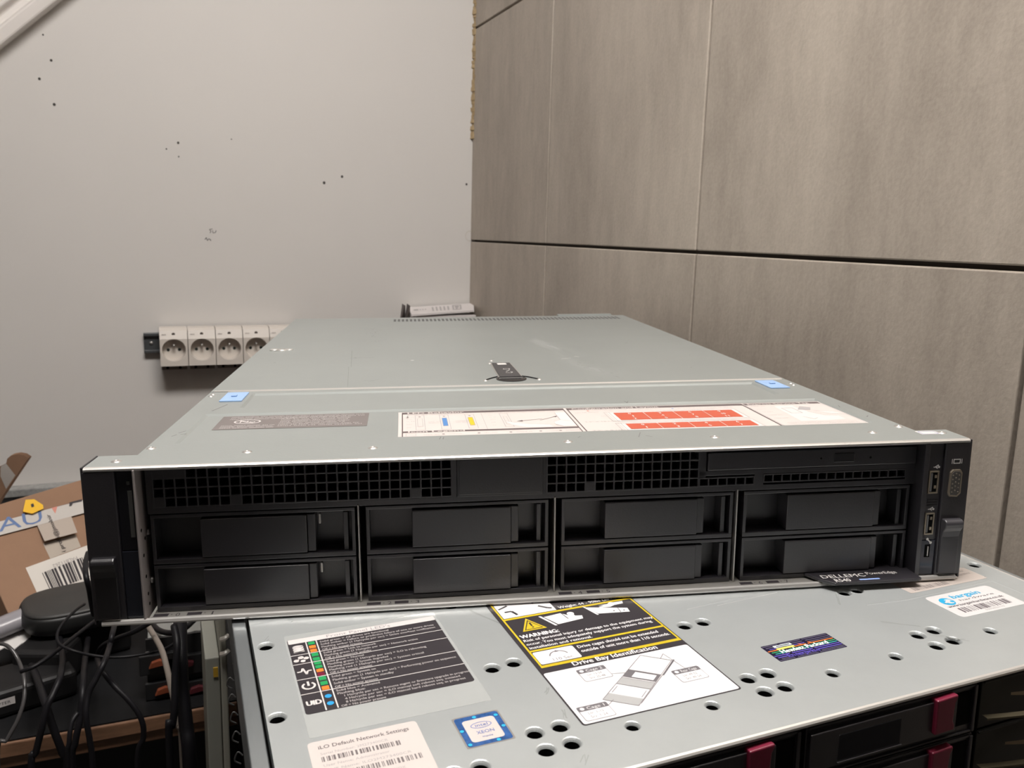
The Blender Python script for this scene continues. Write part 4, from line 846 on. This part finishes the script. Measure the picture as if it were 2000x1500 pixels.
ptext('label_text', 'PALB11262', (150, 1086), (102, 1103), (153, 1092), F0, no_, mat('label_grey_ink', (.32, .29, .28), .6), bx)
ptext('label_text', 'XK', (150, 1150), (143, 1140), (141, 1156), F0, no_, INK, bx)
decal('paper_label', [(110, 1162), (182, 1138), (186, 1160), (160, 1163), (130, 1170)], F0, no_, mat('second_label', (.58, .54, .49), .6), bx, .0002)
# tape: one broad band along the flap, one across the face
decal('clear_tape', [(-10, 1021), (165, 976), (168, 1001), (-10, 1048)], F1_, nf1, TAPE, bx, .0006)
decal('clear_tape', [(70, 1020), (137, 1002), (151, 1040), (87, 1057)], F1_, nf1, mat('tape_veil', (.42, .36, .31), .3), bx, .0004)
decal('clear_tape', [(84, 1062), (148, 1044), (158, 1068), (98, 1091)], F0, no_, mat('tape_veil2', (.46, .40, .34), .3), bx, .0003)
ptext('tape_print', 'AU', (-2, 1039), (84, 1019), (-6, 1014), F1_, nf1, mat('tape_blue', (.10, .16, .32), .5), bx, .0009)
ptext('tape_print', 'i prof', (129, 1077), (118, 1052), (121, 1079), F0, no_, INK, bx, .0012); ptext('tape_print', 'i@jmolnir', (117, 1049), (97, 1004), (109, 1051), F1_, nf1, INK, bx, .0012)
decal('tape_print', [(101, 992), (112, 989), (108, 1003)], F1_, nf1, mat('tape_red', (.55, .22, .17), .5), bx, .0009)
decal('tape_print', [(136, 981), (160, 975), (160, 979), (142, 983), (140, 988), (135, 989)], F1_, nf1, INK, bx, .0010)
# yellow folded marker on the flap
b = MB(); P = [onplane(x, y, F1_ + nf1 * .004, nf1) - C0 for x, y in ((45, 999), (50, 976), (67, 975), (84, 986), (85, 993), (63, 1003))]; Q = [p - nf1 * .0012 for p in P]
b.add([tuple(p) for p in P + Q], [tuple(range(6)), tuple(range(6, 12))[::-1]] + [(i, (i + 1) % 6, 6 + (i + 1) % 6, 6 + i) for i in range(6)])
ym = b.build('yellow_marker', mat('marker_yellow', (.75, .43, .02), .5), bx, scale=1)
decal('marker_print', [(60, 985), (65, 983), (67, 989), (62, 991)], F1_, nf1, INK, ym, .0046)
# cardboard strip with a rounded end, leaning at the wall
A = at(-40, 985, 1.50); B = at(50, 905, 1.62)
b = MB(); pxs = [(-82, 1040), (-70, 945), (12, 905), (14, 896), (22, 889), (34, 887), (46, 889), (55, 895), (30, 932), (3, 972), (-34, 1038)]
P = [at(x, y, 1.50 + (x + 60) / 115 * .14) for x, y in pxs]; n = len(P); Q = [p + Vector((.004, .012, 0)) for p in P]
b.add([tuple(p) for p in P + Q], [tuple(range(n))[::-1], tuple(range(n, 2 * n))] + [(i, (i + 1) % n, n + (i + 1) % n, n + i) for i in range(n)])
cs = b.build('cardboard_offcut', CB, scale=1); tag(cs, 'brown cardboard offcut with a rounded end behind the parcel', 'cardboard')
b = MB(); P = [at(x, y, 1.50 + (x + 60) / 115 * .14) + Vector((0, -.001, .0)) for x, y in ((-6, 914), (12, 905), (30, 928), (12, 955))]; b.add([tuple(p) for p in P], [(0, 1, 2, 3)]); b.build('tape_patch', TAPE, cs, scale=1, recalc=False)

# ------------------------------------------------------------------ things piled on the black desk
DKG = mat('adapter_black', (.011, .0105, .011), .5, spec=.3); PUCK = mat('puck_grey', (.028, .027, .026), .55, bump=.1)
def adapter(name, px, py, y, lx, ly, lz, rot, label, cat='power adapter', z=None, m=DKG):
    p = at(px, py, y); o = empty(name, (p.x, p.y, ZD if z is None else z), label=label, cat=cat); o.rotation_euler = (0, 0, math.radians(rot))
    MB().box(-lx / 2, lx / 2, -ly / 2, ly / 2, 0, lz).build('body', m, o, scale=1, bevel=.006, seg=3); return o
a1 = adapter('power_adapter', 140, 1260, 1.05, .12, .075, .046, 12, 'black power brick lying under the rounded black device')
a2 = adapter('power_adapter', 35, 1320, .95, .10, .062, .030, 20, 'black power brick with a white label near the desk edge, below the white papers')
f = Flat(); f.rect(-38, 0, -10, 8, 0, 1); f.text('ADAPTER', -36, 2, 3, 1, 2, w=22); f.build('rating_label', [WHITE, INK], a2, loc=(.0, -.0313, .014), rot=(math.radians(90), 0, 0))
a3 = adapter('power_adapter', 95, 1285, .985, .055, .05, .045, -20, 'small black plug adapter between the papers and the rounded device')
f = Flat(); f.rect(-14, 0, 8, 12, 0, 1); f.build('white_tab', [WHITE], a3, loc=(-.006, -.0252, .012), rot=(math.radians(90), 0, 0))
# rounded device
pc = at(152, 1206, 1.03); pk = empty('rounded_device', (pc.x, pc.y, ZD + .0475), label='rounded dark grey plastic device with a small logo dot, beside the cardboard parcel', cat='device'); pk.rotation_euler = (0, 0, math.radians(14))
def superellipse(ax, ay, e, n=40):
    o = []
    for k in range(n):
        t = 2 * math.pi * k / n; c, s_ = math.cos(t), math.sin(t); o.append((ax * abs(c) ** (2 / e) * (1 if c > 0 else -1), ay * abs(s_) ** (2 / e) * (1 if s_ > 0 else -1)))
    return o
def loft(rings, cap=True):
    b = MB(); vs = []; n = len(rings[0][0])
    for pts, z in rings: vs += [(x, y, z) for x, y in pts]
    fs = [(j * n + k, j * n + (k + 1) % n, (j + 1) * n + (k + 1) % n, (j + 1) * n + k) for j in range(len(rings) - 1) for k in range(n)]
    if cap: fs += [tuple(range(n))[::-1], tuple(range((len(rings) - 1) * n, len(rings) * n))]
    b.add(vs, fs); return b
SE = lambda k: superellipse(.058 * k, .046 * k, 3)
loft([(SE(.80), 0), (SE(.95), .004), (SE(1.0), .012), (SE(.99), .020), (SE(.965), .0235)]).build('body', mat('puck_side', (.009, .009, .009), .5), pk, scale=1, smooth=True)
top = loft([(SE(.965), .0235), (SE(.93), .0262), (SE(.86), .0272), (SE(.3), .0276)]).build('top_cover', PUCK, pk, scale=1, smooth=True)
f = Flat(); f.ring(-4, 8, 4.5, 1.4, 0, 1, ry=4); f.disc(-4, 8, 1.6, 0, 1); f.build('logo', VOID, top, loc=(0, 0, .0275))
# papers and plastic roll
def sheet(name, pts3, m, thick=.0012, label=None, cat=None, parent=None, bump_=0):
    P = [Vector(p) for p in pts3]; n = len(P); Q = [p - Vector((0, 0, thick)) for p in P]; b = MB()
    b.add([tuple(p) for p in P + Q], [tuple(range(n)), tuple(range(n, 2 * n))[::-1]] + [(i, (i + 1) % n, n + (i + 1) % n, n + i) for i in range(n)])
    o = b.build(name, m, parent, scale=1); tag(o, label, cat); return o
PLN = (Vector((0, 0, 1)) + Vector((0, -.25, 0))).normalized(); PP = at(40, 1250, 1.0)
def onp(x, y, up=0): return onplane(x, y, PP + PLN * up, PLN)
sheet('paper_sheet', [onp(*p) for p in ((-20, 1262), (64, 1212), (76, 1214), (80, 1226), (60, 1236), (60, 1252), (42, 1256), (25, 1270), (8, 1264), (-20, 1280))], mat('paper', (.60, .58, .56), .7), label='torn white paper lying on the black adapters', cat='paper')
A_ = onp(-25, 1236, .012); B_ = onp(52, 1205, .012); b = MB(); dd = (B_ - A_); L_ = dd.length; dd.normalize(); s1_ = Vector((0, 0, 1)); s2_ = dd.cross(s1_)
vs = []; n = 14; K = 34
for i in range(K + 1):
    rr_ = .0135 + (.0007 if i % 2 else 0)
    for k in range(n): a = 2 * math.pi * k / n; vs.append(tuple(A_ + dd * (L_ * i / K) + s1_ * (rr_ * .8 * math.cos(a)) + s2_ * (rr_ * math.sin(a))))
b.add(vs, [(i * n + k, i * n + (k + 1) % n, (i + 1) * n + (k + 1) % n, (i + 1) * n + k) for i in range(K) for k in range(n)] + [tuple(range(n)), tuple(range(K * n, K * n + n))])
tag(b.build('plastic_roll', mat('grey_plastic_film', (.26, .25, .27), .25), scale=1, smooth=True), 'grey ribbed plastic roll above the torn white paper', 'roll')
sheet('paper_sheet', [at(x, y, 1.10) + Vector((0, 0, .001)) for x, y in ((25, 1203), (95, 1178), (80, 1192), (30, 1206))], mat('paper2', (.58, .54, .52), .7), .001, label='white paper edge with a red mark under the cardboard parcel', cat='paper')

# disk shelf with orange latches further back on the desk
Y0 = .905; tl = at(288, 1249, Y0); trr = at(400, 1249, Y0)
ds = empty('disk_shelf', (tl.x, Y0, ZD), label='old metal disk shelf with orange latches in the dark behind the cables', cat='disk shelf')
wd = trr.x - tl.x; zt = tl.z - ZD
MB().box(0, wd, .004, .22, .002, zt).build('metal_case', mat('old_zinc', (.34, .345, .33), .5, .5, noise=.12), ds, scale=1, bevel=.001)
MB().box(-.002, wd, 0, .004, 0, zt - .0005).build('front_face', mat('shelf_black', (.010, .010, .011), .45), ds, scale=1)
ORL = mat('latch_orange', (.24, .06, .025), .45); RDL = mat('latch_red', (.09, .015, .02), .45)
for px, py, m in ((308, 1291, ORL), (320, 1343, ORL), (361, 1293, RDL), (384, 1341, RDL)):
    q_ = at(px, py, Y0) - Vector((tl.x, Y0, ZD)); c_ = MB().box(q_.x - .018, q_.x + .017, -.006, 0, max(q_.z - .012, .001), q_.z + .010).build('drive_caddy', mat('caddy_black', (.014, .014, .015), .4), ds, scale=1, bevel=.001)
    MB().prism([(q_.x - .009, q_.z - .003), (q_.x - .006, q_.z + .004), (q_.x + .002, q_.z + .006), (q_.x + .009, q_.z + .004), (q_.x + .008, q_.z - .001)], 'y', -.011, -.006).build('latch', m, c_, scale=1, bevel=.001)
for px, py in ((288, 1277), (335, 1275)):
    q_ = at(px, py, Y0) - Vector((tl.x, Y0, ZD)); MB().lathe((q_.x, -.0005, q_.z), 'y', [(.0030, 0), (.0026, -.002), (.0004, -.0024)], 12).build('screw', SILVER, ds, scale=1, smooth=True)
p_ = at(345, 1215, 1.42)
ob = empty('small_carton', (p_.x, 1.42, ZD), label='orange-brown carton seen just under the front lip of the grey server', cat='box'); MB().box(-.04, .06, 0, .1, 0, .045).build('box_body', mat('orange_card', (.42, .20, .12), .7), ob, scale=1, bevel=.001)
MB().box(-.04, .06, .046, .054, .045, .0455).build('tape_strip', TAPE, ob, scale=1)
# grey bracket leaning between the shelf and the beige cabinet
b = MB(); P = [at(397, 1215, 1.02), at(428, 1215, 1.02), at(412, 1296, .93), at(386, 1316, .93)]; Q = [p + Vector((.002, .012, -.002)) for p in P]
b.add([tuple(p) for p in P + Q], [(0, 1, 2, 3), (7, 6, 5, 4), (0, 4, 5, 1), (1, 5, 6, 2), (2, 6, 7, 3), (3, 7, 4, 0)]); tag(b.build('grey_bracket', mat('bracket_grey', (.13, .125, .12), .4, .5, noise=.4, nscale=40), scale=1, bevel=.0008), 'dark grey metal strip leaning beside the beige cabinet', 'bracket')
# beige narrow cabinet
q1 = at(400, 1287, .74); q2 = at(427, 1250, .74); q3 = at(444, 1250, .74)
bc = empty('beige_cabinet', (q1.x, .74, 0), label='narrow beige metal cabinet squeezed against the left side of the storage server', cat='cabinet')
BEI = mat('beige_paint', (.30, .30, .26), .55, noise=.04); BEI2 = mat('beige_paint_warm', (.38, .37, .31), .5, noise=.04)
MB().box(0, q2.x - q1.x, 0, .10, .0, q1.z).build('side_panel', BEI, bc, scale=1, bevel=.0012)
MB().box(q2.x - q1.x + .0006, q3.x - q1.x - .001, -.004, .10, .0, at(427, 1205, .74).z).build('corner_post', BEI2, bc, scale=1, bevel=.0015)
q4 = at(428, 1310, .74); MB().box(q4.x - q1.x - .005, q4.x - q1.x - .001, -.0012, 0, q4.z - .005, q4.z + .004).build('yellow_mark', mat('mark_yellow', (.5, .30, .03), .5), bc, scale=1)
for py in (1245, 1274):
    a, b_ = at(430, py + 4, .733), at(447, py - 5, .733); MB().tube([tuple(a - Vector((q1.x, .74, 0))), tuple((a + b_) / 2 - Vector((q1.x, .742, 0))), tuple(b_ - Vector((q1.x, .74, 0)))], .0022, 6, flat=.5).build('cable_tie', mat('tie_clear', (.38, .35, .31), .3), bc, scale=1)

# ------------------------------------------------------------------ cables
CABM = mat('cable_black', (.006, .0055, .007), .5, spec=.25); CABG = mat('cable_grey', (.055, .052, .052), .28)
NC = [0]
def cable(pts, r, label, m=CABM, flat=1.0, tail=True, name='cable'):
    NC[0] += 1; dy = -.014 * (NC[0] - 1)
    P = [at(x, y, Y + dy * min(1, max(0, (1.0 - Y) / .12))) for x, y, Y in pts]
    if tail:
        e = P[-1]; z = e.z
        while z > .10: z -= .18; P.append(Vector((e.x, e.y - .002, max(z, r + .002))))
    b = MB().tube(P, r * .85, 10, flat=flat); o = b.build(name, m, scale=1, smooth=True); tag(o, label, 'cable', 'loose cables hanging over the desk edge'); return o
cable([(-30, 1262, .93), (0, 1257, .92), (20, 1266, .91), (36, 1290, .90), (47, 1325, .88), (47, 1365, .865), (35, 1405, .855), (14, 1445, .85), (-4, 1485, .85)], .0022, 'grey shiny cable arching down at the far left edge', CABG)
cable([(62, 1300, .95), (76, 1335, .90), (90, 1378, .86), (105, 1425, .85), (122, 1470, .85), (132, 1510, .85)], .0042, 'thick black cable from the small plug adapter down over the edge')
cable([(115, 1240, 1.0), (122, 1280, .93), (118, 1320, .88), (104, 1355, .862), (92, 1380, .855), (82, 1420, .85), (70, 1470, .85), (62, 1510, .85)], .0036, 'black cable curving down from the rounded device, crossing the thick one')
cable([(172, 1245, 1.0), (166, 1290, .92), (162, 1340, .87), (157, 1400, .855), (147, 1450, .85), (142, 1510, .85)], .0036, 'straight black cable hanging below the left server ear')
cable([(165, 1180, .965), (150, 1190, .95), (125, 1215, .93), (112, 1238, .92), (116, 1258, .91), (140, 1270, .90), (180, 1280, .90), (225, 1284, .90), (275, 1279, .90), (320, 1268, .905), (350, 1250, .92)], .0017, 'thin black cable looping from the rounded device across the dark gap', tail=False)
cable([(300, 1212, .90), (262, 1234, .905), (228, 1247, .92), (200, 1262, .935), (190, 1282, .945), (197, 1305, .88), (222, 1338, .865), (255, 1372, .855), (276, 1405, .85), (280, 1440, .85), (268, 1510, .85)], .0030, 'black cable making an S bend in front of the wooden edge')
cable([(226, 1212, .93), (219, 1240, .905), (214, 1262, .90), (205, 1290, .875), (188, 1325, .865), (172, 1358, .86), (168, 1400, .852), (176, 1450, .85), (182, 1510, .85)], .0030, 'black cable hanging between the straight one and the S bend')
cable([(152, 1392, .862), (140, 1412, .856), (135, 1450, .85), (134, 1510, .85)], .0024, 'short thin black cable beside the straight one at the wooden edge')
cable([(186, 1212, .98), (150, 1240, .96), (110, 1272, .94), (70, 1300, .93), (40, 1312, .93)], .0024, 'black cable running from under the server ear to the power brick', tail=False)
cable([(284, 1215, .95), (300, 1240, .93), (316, 1270, .91), (326, 1305, .89), (335, 1345, .87), (344, 1385, .86), (350, 1420, .85), (356, 1455, .85)], .0034, 'flat beige cable hanging under the server', mat('cable_beige', (.20, .17, .145), .5), flat=.8, tail=True)
cable([(352, 1200, .90), (352, 1240, .885), (353, 1290, .87), (356, 1350, .862), (364, 1420, .85), (372, 1510, .84)], .0070, 'thickest black cable bundle left of the beige cabinet')
cable([(340, 1222, .885), (346, 1260, .875), (342, 1320, .865), (341, 1380, .855), (336, 1420, .852), (330, 1440, .85)], .0036, 'black cable bending beside the thickest bundle')
cable([(296, 1218, .97), (312, 1232, .96), (338, 1236, .95), (362, 1226, .95), (380, 1210, .96)], .0036, 'black cable loop sagging just under the server lip', tail=False)
cable([(172, 1080, .96), (167, 1100, .95), (168, 1125, .94), (174, 1150, .94), (178, 1175, .945), (183, 1200, .96)], .0030, 'coiled black cable peeping out beside the parcel barcode', tail=False)
